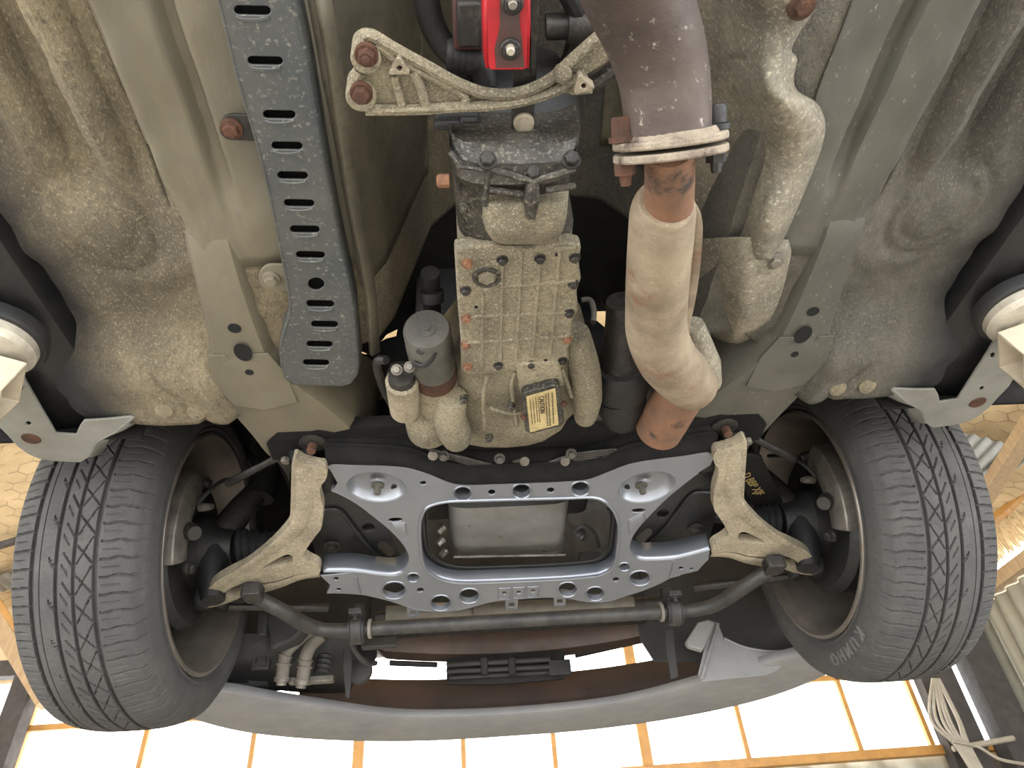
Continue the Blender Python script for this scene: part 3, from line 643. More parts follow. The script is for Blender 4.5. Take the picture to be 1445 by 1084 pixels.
for k, fr in enumerate((.10, .20, .30, .38, .64, .73, .86)):
    t = .06; h_ = .0022 if fr > .6 else .0014
    while t < (.92 if fr > .6 else .75):
        w = rnd.uniform(.015, .05)
        c0 = q[0] + eu * Lw * t + ev * Lh * fr + en * .0003
        mb.add([c0, c0 + eu * Lw * w, c0 + eu * Lw * w + ev * h_, c0 + ev * h_], [(0, 1, 2, 3)]); t += w + .014
stuff(mb.build('small_print', M_ink, lb, smooth=0, fix=False))
for px, py in ((739.5, 587.5), (795, 570)):
    MB().bolt(g(px, py, cz + .002), r=.0035, h=.004, washer=1.5).build('cover_bolt', M_rust, cp)
# tail housing: oily, with a pale worn hump at its lower end and a dark extension behind
tz = lambda px, py, dz=0: az(px, py, .548 + dz)
def tsect(py, xl, xr, dz, zt, pw=4): a, b = tz(xl, py, dz), tz(xr, py, dz); return sect(a[1], a[0], b[0], a[2], zt, pw=pw)
MB().rings([tsect(205, 634, 826, .030, .69), tsect(232, 634, 824, .016, .69), tsect(236, 634, 822, .004, .69), tsect(262, 636, 816, -.002, .69), tsect(270, 640, 812, .008, .69), tsect(300, 640, 808, .006, .70), tsect(345, 645, 816, .014, .70)]).build('tail_housing', M_dalloy, gb, smooth=40)
MB().rings([tsect(284, 682, 806, -.001, .62, 5), tsect(292, 680, 806, -.008, .62, 5), tsect(325, 680, 804, -.010, .62, 4), tsect(338, 684, 800, -.006, .62, 4), tsect(346, 690, 795, .004, .62, 4)]).build('worn_hump', M_alloy, gb, smooth=50)
MB().rings([tsect(120, 660, 800, .11, .74, 3), tsect(160, 640, 822, .085, .74, 3), tsect(205, 632, 830, .065, .74, 3), tsect(225, 634, 826, .035, .74, 3)]).build('extension', M_black, gb, smooth=50)
for (px, py) in ((688, 228), (752, 247), (806, 227)):
    MB().bolt(tz(px, py, .002), (0, -.85, -.5), r=.0062, h=.008, washer=1.4).build('flange_bolt', M_dsteel, gb)
rb = MB()
rb.tube([tz(690, 238, -.002), tz(752, 256, -.006), tz(812, 238, -.002)], .0035, 8); rb.tube([tz(690, 240), tz(684, 290, -.002)], .003, 8); rb.tube([tz(636, 215, .01), tz(650, 235, .0), tz(692, 240, -.002)], .003, 8)
rb.tube([tz(752, 255, -.004), tz(750, 282, -.008), tz(749, 306, -.009)], [.006, .008, .005], 10); rb.tube([tz(770, 268, -.004), tz(812, 262, -.002)], .0035, 8); rb.tube([tz(690, 268, -.003), tz(738, 274, -.004)], .0035, 8)
rb.build('rib', M_dalloy, gb)
MB().lathe(tz(634, 255, .02), (-1, 0, 0), [(0, .0065), (.010, .0065), (.012, .004)], 8).build('side_plug', M_rustb, gb)
MB().bolt(tz(656, 293, .004), (-.5, 0, -.8), r=.004, h=.004).build('case_bolt', M_dalloy, gb)

# ------------------------------------------------------------------ starter motor, left of the gearbox
st = thing('starter_motor', 'round grey starter motor with a rusty band, left of the gearbox', 'starter motor', az(605, 520, .60))
a, b = V(az(602, 464, .60)), V(az(617, 548, .632)); d = unit(b - a); L_ = np.linalg.norm(b - a)
r0 = 34 / FPX * depth(a)
MB().lathe(a, d, [(-.0005, r0 * .80), (0, r0 * .93), (.004, r0), (.030, r0), (.031, r0 * 1.02), (L_ * .62, r0 * 1.02)], 32).build('motor_body', M_dsteelg, st)
MB().lathe(a + d * L_ * .60, d, [(0, r0 * 1.025), (L_ * .22, r0 * 1.03), (L_ * .23, r0 * .99)], 32).build('rusty_band', M_rust, st)
MB().lathe(a + d * L_ * .80, d, [(0, r0 * 1.03), (.016, r0 * 1.06), (.05, r0 * 1.3), (.075, r0 * 1.35)], 32).build('nose_casting', M_alloy, st)
MB().lathe(a - d * .0005, -d, [(0, r0 * .40), (.001, r0 * .40), (.0012, r0 * .16), (.003, r0 * .15)], 20).build('end_cap', M_dsteelg, st)
MB().tube(crom([az(614, 496, .577), az(608, 508, .577), az(596, 516, .577), az(584, 512, .580)], 5), .0035, 8).build('lead', M_black, st)
MB().bolt(az(594, 493, .577), (0, -.6, -.8), r=.0045, h=.004).build('bolt', M_dsteel, st)
a2, b2 = V(az(567, 536, .60)), V(az(572, 578, .615)); d2 = unit(b2 - a2); r2 = 23.5 / FPX * depth(a2); L2 = np.linalg.norm(b2 - a2)
so = MB().lathe(a2, d2, [(0, r2 * .9), (.003, r2), (L2, r2), (L2 + .006, r2 * .55)], 28).build('solenoid', M_alloy2, st)
MB().lathe(a2 - d2 * .012, d2, [(0, r2 * .75), (.012, r2 * .82)], 16).build('solenoid_cap', M_dsteel, so)
for px, py in ((560, 522), (578, 518)): MB().bolt(az(px, py, .59), (0, -.8, -.6), r=.005, h=.008).build('terminal', M_steel, so)
MB().tube(crom([az(545, 508, .60), az(532, 512, .61), (az(540, 545, .63)), az(555, 575, .65)], 6), .006, 8).build('cable_boot', M_dsteel, st)
P, R = pipe_pts([(605, 575, .625, 60), (604, 590, .628, 66), (606, 606, .632, 62)])
MB().tube(P, R, 20).build('foot_casting', M_alloy, st, smooth=60)
# thin dark shaft standing behind the starter
tag(MB().tube([az(607, 385, .67), az(610, 440, .68)], .012, 12).lathe(az(609, 410, .668), (0, .5, -.2), [(0, .016), (.014, .016)], 12).build('gear_selector_rod', M_black, smooth=50), 'dark selector rod between starter motor and tunnel wall', 'rod')

# ------------------------------------------------------------------ cast gearbox support arm across the tunnel
sa = thing('support_arm', 'pale crusty cast alloy arm crossing the tunnel below the red bracket', 'support arm', az(680, 130, .57))
sz = lambda px, py, dz=0.0: az(px, py, .585 + dz)
S1 = [(511, 49), (525, 47), (538, 54), (558, 66), (582, 79), (604, 92), (626, 104), (648, 116), (668, 125), (690, 130), (712, 131), (735, 128), (757, 120), (776, 110), (790, 98), (806, 82), (826, 64), (846, 46), (872, 26), (905, 5),
      (915, 45), (895, 62), (872, 78), (852, 92), (838, 100), (828, 106), (832, 120), (838, 133), (822, 135), (806, 136), (790, 129), (778, 133), (758, 140), (735, 147), (712, 151), (690, 153), (660, 154), (625, 158), (602, 159), (560, 159), (515, 160), (511, 155), (516, 150), (500, 146), (491, 136), (490, 122), (500, 112), (502, 98), (498, 86), (498, 66), (505, 56)]
pk = [(590, 103), (598, 104), (626, 119), (652, 133), (660, 138), (658, 142), (645, 145), (608, 146), (600, 138)]
MB().plate([sz(*p, .008) for p in S1], th=.008, bev=.002).build('web', M_alloy, sa)
for nm, L, r in (('rim', [(513, 51), (526, 50), (558, 69), (604, 94), (648, 118), (690, 132), (735, 130), (776, 112), (806, 85), (846, 50), (880, 26)], .0052),
                 ('rim', [(516, 155), (560, 155), (602, 154), (640, 151), (690, 149), (735, 143), (778, 130), (800, 120), (826, 104)], .0050),
                 ('rib', [(660, 136), (655, 147)], .004), ('rib', [(583, 100), (593, 122), (600, 148)], .0045), ('rib', [(556, 106), (562, 130), (568, 152)], .004), ('rib', [(572, 88), (590, 100), (625, 117), (660, 137)], .0035), ('rim', [(508, 100), (503, 110)], .006), ('rim', [(530, 62), (552, 78), (560, 90)], .004)):
    MB().tube(crom([sz(a, b, .005) for a, b in L], 6), r, 8).build(nm, M_alloy, sa)
for px, py, rr in ((517, 77, .0125), (510, 131, .013)):
    p = sz(px, py, .006); b = MB().lathe(p, (0, 0, -1), [(-.02, rr * 1.05), (.008, rr), (.010, rr * .9)], 24).build('boss', M_alloy, sa)
    MB().bolt(sz(px, py, -.0042), r=.0066, h=.008, washer=1.5, shank=.004 if py < 100 else 0).build('bolt', M_rust, b)
for px, py, rot in ((563, 97, .5), (823, 122, .2)):
    loop = []
    for k in range(30):
        a = 2 * math.pi * k / 30; rr = 10 + 7 * max(0, math.cos(1.5 * (a - rot)) ** 2) ** 3
        loop.append(sz(px + rr * math.cos(a), py + rr * math.sin(a) * .95, -.006))
    b = MB().plate(loop, [oval_loop(lambda a, b_: sz(a, b_, -.006), px + 1, py, 3.6, 3.6)], th=.012, bev=.002).build('lug', M_alloy2, sa)
MB().lathe(sz(794, 104, .002), (0, 0, -1), [(-.004, .008), (.003, .008), (.004, .006)], 16).build('boss', M_alloy, sa)
MB().prism([sz(540, 155, -.001), sz(626, 152, -.001), sz(622, 160, -.001), sz(540, 161, -.001)], (0, 0, .02)).build('foot', M_alloy, sa, bevel=.002)
MB().tube(crom([sz(838, 118, .02), sz(865, 100, .02), sz(895, 90, .025), sz(930, 80, .03)], 5), .007, 8).build('rib', M_dalloy, sa)

# ------------------------------------------------------------------ red bracket and the dark link bar behind it
rbk = thing('red_bracket', 'red painted steel bracket with a dark middle and two nuts, top centre', 'bracket', az(720, 50, .56))
rz = lambda px, py, dz=0.0: az(px, py, .575 + dz)
MB().plate([rz(*p) for p in ((688, -40), (745, -40), (746, 30), (744, 96), (738, 99), (692, 99), (688, 92), (687, 30))], th=.005, bev=.001).build('plate', M_red, rbk)
MB().plate([rz(*p, -.0012) for p in ((706, -40), (734, -40), (733, 30), (737, 60), (740, 95), (700, 96), (698, 70), (705, 40))], th=.0014, bev=.0004).build('dark_strip', M_reddark, rbk)
MB().grid([[rz(688, -40), rz(687, 30), rz(688, 96)], [V(rz(688, -40)) + V((-.002, 0, .03)), V(rz(687, 30)) + V((-.002, 0, .03)), V(rz(688, 96)) + V((-.002, 0, .03))]]).build('side', M_red, rbk, solid=.003)
MB().grid([[rz(745, -40), rz(746, 30), rz(744, 96)], [V(rz(745, -40)) + V((.002, 0, .03)), V(rz(746, 30)) + V((.002, 0, .03)), V(rz(744, 96)) + V((.002, 0, .03))]]).build('side', M_red, rbk, solid=.003)
for px, py in ((723, 3), (720, 68)):
    b = MB().lathe(rz(px, py, -.001), (0, 0, -1), [(0, .0088), (.003, .0088), (.004, .0076)], 20).build('washer', M_dsteel, rbk)
    MB().lathe(rz(px, py, -.005), (0, 0, -1), [(0, .0068), (.006, .0068), (.007, .0056)], 6).build('nut', M_black, b)
    MB().lathe(rz(px, py, -.012), (0, 0, -1), [(0, .0036), (.006, .0036), (.007, .0028)], 10).build('stud', M_bright if py > 20 else M_steel, b)
lk = thing('link_bar', 'dark flat steel bar running from the red bracket to the gearbox', 'bar', az(742, 150, .60))
lz = lambda px, py, dz=0.0: az(px, py, .604 + dz)
MB().plate([lz(*p) for p in ((730, -40), (762, -40), (758, 60), (757, 110), (754, 160), (751, 215), (748, 248), (722, 248), (721, 200), (722, 160), (725, 110), (727, 60))], th=.006, bev=.001).build('bar', M_dsteel, lk)
MB().plate([lz(*p, -.004) for p in ((745, -40), (762, -40), (758, 60), (757, 108), (750, 108), (748, 60))], th=.004, bev=.001).build('edge_strip', M_dsteel, lk)
MB().tube([lz(750, 180, -.002), lz(748, 245, -.002)], .0022, 6).build('edge_strip', M_steel, lk)
MB().lathe(lz(739, 172, -.001), (0, 0, -1), [(0, .0098), (.003, .0098), (.0035, .0062), (.0045, .0062), (.005, .002)], 20).build('bolt', M_bright, lk)
# dark shift linkage lump and tube pieces left of the red bracket
sl = thing('shift_linkage', 'black oily linkage block and sleeve left of the red bracket', 'linkage', az(640, 90, .66))
MB().box(az(665, 14, .66), (.034, .06, .03)).build('block', M_reddark, sl, bevel=.003)
MB().box(az(662, 30, .648), (.022, .04, .02)).build('foot', M_dsteel, sl, bevel=.003)
MB().tube(crom([az(598, -20, .67), az(612, 40, .67), az(640, 78, .665), az(668, 82, .66), (az(685, 110, .66)), az(680, 150, .66)], 6), .012, 12).build('sleeve', M_black, sl)
mb = MB()
for k in range(5): mb.lathe(az(630 + 9 * k, 77 + k, .662), (1, .1, 0), [(0, .015), (.004, .016), (.008, .015)], 14)
mb.build('ribbed_boot', M_brub, sl)
hn = thing('wiring_connector', 'black plastic wiring connector lying under the pale support arm', 'connector', az(650, 165, .62))
MB().box(az(645, 163, .628), (.042, .012, .016)).build('housing', M_plastic, hn, bevel=.002)
MB().box(az(662, 172, .622), (.018, .014, .014)).build('plug', M_brub, hn, bevel=.003)
MB().box(az(632, 174, .622), (.026, .010, .014)).build('plug', M_brub, hn, bevel=.003)
tag(MB().tube(crom([az(790, -30, .68), az(815, 20, .69), az(812, 60, .70), az(800, 100, .70)], 5), .010, 10).build('brake_pipe_loom', M_black), 'black cable loom between red bracket and wide exhaust pipe', 'cable')
tag(MB().tube([az(770, 38, .69), az(850, 34, .69)], .012, 12).lathe(az(800, 36, .69), (1, 0, 0), [(0, .016), (.02, .016)], 14).build('selector_shaft', M_dsteel), 'dark cross shaft behind the wide exhaust pipe', 'shaft')

# ------------------------------------------------------------------ front subframe
sf = thing('front_subframe', 'glossy black pressed steel subframe with round holes between the wheels', 'subframe', az(740, 760, .56))
ps = lambda px, py, dz=0.0: az(px, py, .606 + dz, -.19, 1.02)
out_top = [(461, 658), (470, 655), (500, 656), (540, 657), (575, 660), (605, 669), (632, 680), (655, 684), (700, 683), (760, 681), (800, 679), (830, 676), (860, 665), (890, 654), (925, 648), (965, 643), (1000, 638), (1008, 644), (1004, 656)]
tri_r = [(985, 668), (964, 684), (940, 704), (916, 728), (898, 748), (890, 762), (888, 774), (892, 784), (900, 790), (915, 792), (950, 790), (980, 783), (1002, 777)]
bot = [(1000, 790), (990, 800), (985, 806), (960, 812), (945, 816), (930, 824), (905, 834), (880, 842), (862, 848), (840, 850), (820, 848), (800, 844), (775, 843), (750, 844), (715, 847), (690, 850), (665, 857), (640, 862), (612, 863), (585, 860), (560, 851), (535, 844), (510, 839), (480, 837), (461, 837), (466, 826), (452, 813)]
tri_l = [(500, 808), (530, 812), (555, 814), (570, 809), (577, 798), (578, 786), (572, 772), (555, 752), (530, 731), (505, 712), (482, 699), (468, 693), (476, 682), (468, 668)]
win = [(632, 708), (650, 707), (720, 705), (800, 703), (835, 702), (852, 707), (864, 718), (871, 732), (874, 748), (872, 770), (869, 792), (862, 804), (850, 811), (835, 814), (790, 818), (700, 822), (650, 823), (625, 819), (608, 810), (598, 798), (594, 780), (592, 750), (594, 730), (602, 717), (615, 711)]
rh = [(653, 697, 11.5, 9), (736, 693, 12, 9), (819, 690, 12, 9), (583, 815, 8, 5.5), (556, 833, 16, 10.5), (622, 851, 13.5, 9.5), (662, 841, 13.5, 9), (801, 832, 12.5, 9), (840, 838, 12, 8.5), (903, 816, 14, 9), (881, 800, 7, 5), (694, 695, 5, 3.6), (777, 692, 5, 3.6), (593, 833, 5, 3), (869, 818, 4.5, 3), (597, 682, 4.5, 2.6), (474, 817, 3.5, 2.2), (478, 832, 3.2, 2.0), (558, 734, 10, 3), (901, 721, 10, 3), (712, 837, 3, 2.2), (732, 836, 3, 2.2), (752, 834, 3, 2.2), (961, 802, 3.2, 2), (976, 803, 2.6, 1.6)]
H_ = [crom([ps(*p) for p in win], 3, True)] + [oval_loop(ps, *h, rot=-.05) for h in rh]
dl = oval_loop(ps, 531, 688, 43, 22, .08, 28); dr = oval_loop(ps, 913, 688, 42, 22, -.22, 28)
web = MB().plate([ps(*p) for p in out_top + tri_r + bot + tri_l], H_ + [dl, dr], th=.004, bev=.001)
sfw = web.build('web', M_sub, sf)
for (cx, cy, rx, ry) in rh[:11]:                             # rolled rims of the round holes
    mb = MB(); L = oval_loop(ps, cx, cy, rx * 1.18, ry * 1.18, -.05, 22); mb.tube(L + [L[0]], .0016, 6, cap=False)
    L1 = [V(p) for p in oval_loop(ps, cx, cy, rx, ry, -.05, 22)]; L1.append(L1[0]); mb.grid([L1, [p + V((0, 0, .010)) for p in L1]])
    mb.build('hole_rim', M_sub, sf)
def flange_wall(pts, off, name, m, n=4, closed=False, so=.003):
    P = crom([ps(*p) for p in pts], n, closed)
    if closed: P.append(P[0])
    return MB().grid([P, [p + V(off) * .25 + V((0, 0, .002)) for p in P], [p + V(off) for p in P]]).build(name, m, sf, solid=so)
flange_wall(win, (0, 0, .026), 'window_flange', M_sub, 3, True)
mb = MB(); L = crom([ps(*p, -.0005) for p in win], 3, True); mb.tube(L + [L[0]], .0032, 8, cap=False); mb.build('window_rim', M_sub, sf)
L2 = [V(p) for p in crom([ps(*p) for p in win], 3, True)]; cc = sum(L2) / len(L2); L2.append(L2[0])
MB().grid([[p + V((0, 0, .026)) for p in L2], [p + (cc - p) * .05 + V((0, 0, .030)) for p in L2], [p + (cc - p) * .07 + V((0, 0, .026)) for p in L2]]).build('window_lip', M_black2, sf, solid=.002)
flange_wall(out_top, (0, -.030, .018), 'rear_flange', M_blackr)
P = [V(p) + V((0, -.030, .018)) for p in crom([ps(*p) for p in out_top], 4)]
MB().tube(P, .0035, 8).build('rear_lip', M_blackr, sf)
MB().grid([P, [p + V((0, -.008, .040)) for p in P]]).build('rear_wall', M_blackr, sf, solid=.003)
flange_wall(tri_r, (.004, .004, .040), 'side_flange', M_sub); flange_wall([(456, 808)] + tri_l[:-2], (-.004, .004, .040), 'side_flange', M_sub)
flange_wall(bot[3:-2], (0, .012, .022), 'front_flange', M_sub)
for L, cx, cy in ((dl, 531, 688), (dr, 913, 688)):           # pressed oval wells with their bolts
    c = V(ps(cx, cy)); rings = []
    for sc_, dz in ((1.02, 0), (.96, .004), (.86, .014), (.74, .018), (.4, .019), (.02, .019)): rings.append([c + (V(p) - c) * sc_ + V((0, 0, dz)) for p in L])
    o = MB().rings(rings, True, False).build('pressed_well', M_sub, sf, smooth=60, solid=.002)
    bx = cx + 2 if cx < 700 else cx - 8
    MB().lathe(ps(bx, cy - 3, .018), (0, 0, -1), [(0, .011), (.002, .011), (.003, .006), (.016, .006), (.017, .004)], 12).build('bolt', M_dsteelg, o)
    q = ps(cx + (25 if cx < 700 else -28), cy + 0, .0165); MB().lathe(q, (0, 0, -1), [(0, .005), (.0012, .005)], 10, ex=1.5).build('slot', M_hole, o)
for L in (((552, 738), (573, 736), (575, 755), (563, 752)), ((885, 733), (908, 722), (912, 733), (888, 756))):
    mb = MB(); P = [V(ps(*p)) for p in L]; c = sum(P) / 4
    mb.rings([P, [c + (p - c) * .8 - V((0, 0, .003)) for p in P], [c + (p - c) * .3 - V((0, 0, .0035)) for p in P]], True, True).build('pressing', M_sub, sf, bevel=.001)
mb = MB()
for cx in (712, 732, 752):
    L = [V(ps(cx + a, 836.5 - (cx - 732) * .05 + b, -.001)) for a, b in ((-8, -7), (8, -8), (8, 7), (-8, 8))]; mb.tube(L + [L[0]], .0012, 6, cap=False)
mb.build('pressed_square', M_sub, sf)
for cx, cy in ((583, 862), (722, 851), (790, 846)):
    P = [V(ps(cx + a, cy + b, .004)) for a, b in ((-9, -4), (9, -5), (8, 9), (-8, 10))]
    MB().plate(P, [[V(ps(cx + a, cy + b, .004)) for a, b in ((-4, 0), (4, 0), (4, 6), (-4, 6))]], th=.003, bev=.0005).build('tongue', M_sub, sf)
mb = MB(); mb.tube([ps(502, 814, -.001), ps(504, 825, -.001), ps(508, 838, -.001)], .0024, 6); mb.tube([ps(951, 792, -.001), ps(949, 804, -.001), ps(945, 815, -.001)], .0024, 6); mb.build('weld', M_sub, sf)
# dark upper half of the subframe seen through the side openings, with its bolts and curved rim
for sgn in (-1, 1):
    Pn = [(448, 676), (478, 676), (535, 722), (560, 775), (572, 800), (540, 806), (450, 806), (440, 760)]
    mb = MB().plate([az(a, b, .650, -.12, 1.02) for a, b in Pn], [slot_loop(lambda a, b: az(a, b, .650, -.12, 1.02), 545, 775, 26, 14, .7), oval_loop(lambda a, b: az(a, b, .650, -.12, 1.02), 520, 745, 9, 6)], th=.003)
    if sgn > 0: mb.mirror()
    o = mb.build('upper_half', M_black2, sf)
    mb = MB().bolt(az(469, 771, .648, -.12, 1.02), r=.010, h=.008, washer=1.7)
    if sgn > 0: mb.mirror()
    mb.build('bolt', M_dsteel, o)
    mb = MB().tube(crom([az(a, b, .648, -.12, 1.02) for a, b in ((448, 722), (478, 720), (500, 745), (520, 770), (545, 790), (572, 792))], 5), .0045, 8)
    if sgn > 0: mb.mirror()
    mb.build('upper_rim', M_black2, o)
    # box ends that carry the arms' bushes
    mb = MB().rings([sect(az(440, 668, .62)[1], -.372, -.300, .625, .72), sect(az(440, 668, .62)[1] + .05, -.365, -.29, .620, .72)])
    if sgn > 0: mb.mirror()
    mb.build('bush_box', M_black, sf, smooth=40)

# ------------------------------------------------------------------ engine block, oil pan, black parts above the subframe
en_ = thing('engine', 'dark greasy engine with a dull grey oil pan seen through the subframe window', 'engine', (-.02, 1.2, .70))
oz = lambda px, py, dz=0.0: az(px, py, .640 + dz, -.05, 1.1)
def pan_sect(py, xl, xr, dz): a, b = oz(xl, py, dz), oz(xr, py, dz); return sect(a[1], a[0], b[0], a[2], .74, pw=7)
MB().rings([pan_sect(700, 638, 808, .030), pan_sect(713, 634, 806, .012), pan_sect(719, 632, 804, .0), pan_sect(755, 633, 800, -.003), pan_sect(772, 636, 798, .0), pan_sect(781, 637, 798, .010), pan_sect(790, 640, 796, .035)]).build('oil_pan', M_pan, en_, smooth=50)
MB().box((-.03, 1.16, .79), (.40, .44, .10)).build('block', M_black, en_, bevel=.02)
MB().box((-.03, 1.15, .97), (.30, .46, .30)).build('block_top', M_black, en_, bevel=.03)
mb = MB(); mb.tube([oz(640, 786, -.002), oz(798, 783, -.002)], .003, 6); mb.build('pan_edge', M_steel, en_)
for px, py in ((625, 745), (624, 762), (628, 778)): MB().bolt(oz(px, py, .010), (-.6, 0, -.7), r=.006, h=.012, washer=1.3).build('bolt', M_steel, en_)
MB().lathe(oz(815, 750, .02), (.5, 0, -.7), [(0, .012), (.012, .012), (.014, .009), (.02, .009)], 16).build('sensor', M_plastic, en_)
MB().tube(crom([oz(808, 752, .01), oz(822, 742, 0), oz(838, 752, .01), oz(845, 772, .03)], 5), .004, 8).build('hose', M_plastic, en_)
MB().box(az(832, 790, .67), (.05, .03, .03)).build('bracket', M_plastic, en_, bevel=.004)
# pipes running along the rear of the subframe
for k in range(4):
    tag(MB().tube(crom([az(605 + 6 * k, 634 + 2.5 * k, .628), az(650 + 3 * k, 645 + 3 * k, .628), az(700, 656 + 2.6 * k, .628), az(760, 656 + 2.4 * k, .628), az(810, 641 + 3 * k, .628), az(870 - 5 * k, 634 + 3 * k, .628)], 6), .0028, 6).build('steering_pipe', M_dsteel), 'thin dark fluid pipe in the row along the rear edge of the subframe', 'pipe', 'fluid pipes behind the subframe')
for px, py, l in ((611, 642, 'leftmost bright pipe clip on the rear edge of the subframe'), (740, 650, 'pipe clip right of the middle of the subframe, on its rear edge'), (797, 650, 'rightmost bright pipe clip on the rear edge of the subframe')):
    c = V(az(px, py, .626)); t = tag(MB().lathe(c, (0, -.6, -.8), [(0, .008), (.005, .008), (.0055, .0045), (.0058, .003)], 16).bar(c + V((0, 0, .003)), c + V((-.03 if px > 700 else .03, .02, .005)), .006, .004).build('pipe_clip', M_steel), l, 'clip')
for px, py, l in ((626, 643, 'dull bolt just right of the leftmost pipe clip'), (705, 647, 'dull bolt under the gearbox, left of the middle'), (806, 640, 'dull bolt behind the rightmost pipe clip')):
    tag(MB().bolt(az(px, py, .626), (0, -.6, -.8), r=.006, h=.010).build('hex_bolt', M_dsteelg), l, 'bolt')
# dark crossmember and splash parts between the gearbox and the subframe
tag(MB().rings([sect(y, -.34, .34, .650 + dz, .668, pw=6) for y, dz in ((.885, .008), (.89, 0), (.965, 0), (.97, .01))]).build('rear_crossmember', M_blackr, smooth=40), 'black cross panel between gearbox and subframe', 'crossmember')
P, R = pipe_pts([(838, 588, .645, 14), (850, 585, .645, 18), (866, 582, .645, 20), (885, 576, .65, 18)])
t = tag(MB().tube(P, R, 12).build('hydraulic_hose', M_dsteel), 'short ribbed dark hose right of the gearbox bell', 'hose')

# ------------------------------------------------------------------ control arms, anti-roll bar, steering
SIDE = {-1: 'left', 1: 'right'}
ca = lambda px, py, dz=0.0: az(px, py, .600 + dz, -.14, 1.0)
A1 = [(413, 648), (428, 654), (447, 659), (459, 661), (462, 670), (458, 680), (453, 686), (452, 700), (456, 718), (454, 744), (446, 756), (436, 770), (428, 784), (436, 792), (449, 799), (451, 809), (432, 809), (412, 813), (392, 820), (368, 824), (352, 832), (340, 843), (322, 851), (302, 857), (282, 860), (278, 855), (286, 842), (296, 829), (308, 819), (328, 808), (347, 798), (373, 778), (397, 754), (408, 737), (410, 712), (411, 680)]
h1 = [(371, 802), (384, 793), (397, 786), (406, 783), (412, 785), (413, 791), (409, 797), (392, 800)]
h2 = [(314, 841), (323, 832), (336, 826), (350, 821), (356, 825), (352, 832), (338, 840), (326, 843)]
for s_ in (-1, 1):
    A = thing('control_arm', ('pale' if s_ < 0 else 'dusty') + ' cast alloy lower control arm reaching from subframe to the %s wheel' % SIDE[s_], 'control arm', (s_ * .42, 1.1, .56), 'lower control arms')
    mb = MB().plate(crom([ca(*p) for p in A1], 3, True), [crom([ca(*p) for p in h1], 3, True), crom([ca(*p) for p in h2], 3, True)], th=.020, bev=.006)
    if s_ > 0: mb.mirror()
    mb.build('casting', M_alloy2, A, smooth=60)
    mb = MB()
    mb.tube(crom([ca(a, b, .001) for a, b in ((292, 842), (322, 818), (360, 793), (396, 766), (420, 744), (431, 715), (430, 685), (432, 662))], 5), [.006, .008, .009, .012, .015, .015, .014, .012], 14, flat=.28, up=(0, 0, 1))
    if s_ > 0: mb.mirror()
    mb.build('rib', M_alloy2, A, smooth=60)
    mb = MB().grid([crom([ca(a, b, z) for a, b, z in L], 5) for L in (((366, 826, .004), (395, 820, .004), (420, 811, .004), (450, 806, .004)), ((362, 838, .016), (396, 828, .012), (424, 817, .010), (452, 813, .006)), ((366, 834, .030), (398, 826, .03), (424, 815, .03), (452, 811, .03)))])
    if s_ > 0: mb.mirror()
    mb.build('front_flange', M_alloy2, A, smooth=60, solid=.004)
    p = V(ca(430, 648, .040)); mb = MB().lathe(p - V((0, .022, 0)), (0, 1, 0), [(0, .020), (.05, .020)], 20)
    if s_ > 0: mb.mirror()
    mb.build('bush', M_brub, A)
    p = V(ca(284, 850, .0)); mb = MB().lathe(p - V((0, 0, .012)), (0, 0, 1), [(0, .010), (.003, .014), (.018, .018), (.030, .017), (.044, .012), (.06, .010)], 20)
    if s_ > 0: mb.mirror()
    mb.build('ball_joint', M_black, A)
    # strut rod and its bracket behind the arm
    B = thing('brace_rod', 'thin dark brace rod between the subframe mount and the %s wheel hub' % SIDE[s_], 'rod', (s_ * .42, .98, .66), 'brace rods')
    mb = MB().tube([az(397, 643, .66), az(370, 657, .665), az(322, 682, .68)], [.007, .006, .008], 8)
    if s_ > 0: mb.mirror()
    mb.build('rod', M_dsteel, B)
    mb = MB().plate([az(a, b, .655) for a, b in ((379, 628), (386, 622), (398, 624), (411, 634), (411, 660), (408, 680), (403, 668), (394, 655), (382, 646))], th=.005)
    if s_ > 0: mb.mirror()
    o = mb.build('bracket', M_dsteel, B)
    mb = MB().bolt(az(404, 643, .654), r=.007, h=.012, washer=1.3)
    if s_ > 0: mb.mirror()
    mb.build('bolt', M_steel, o)

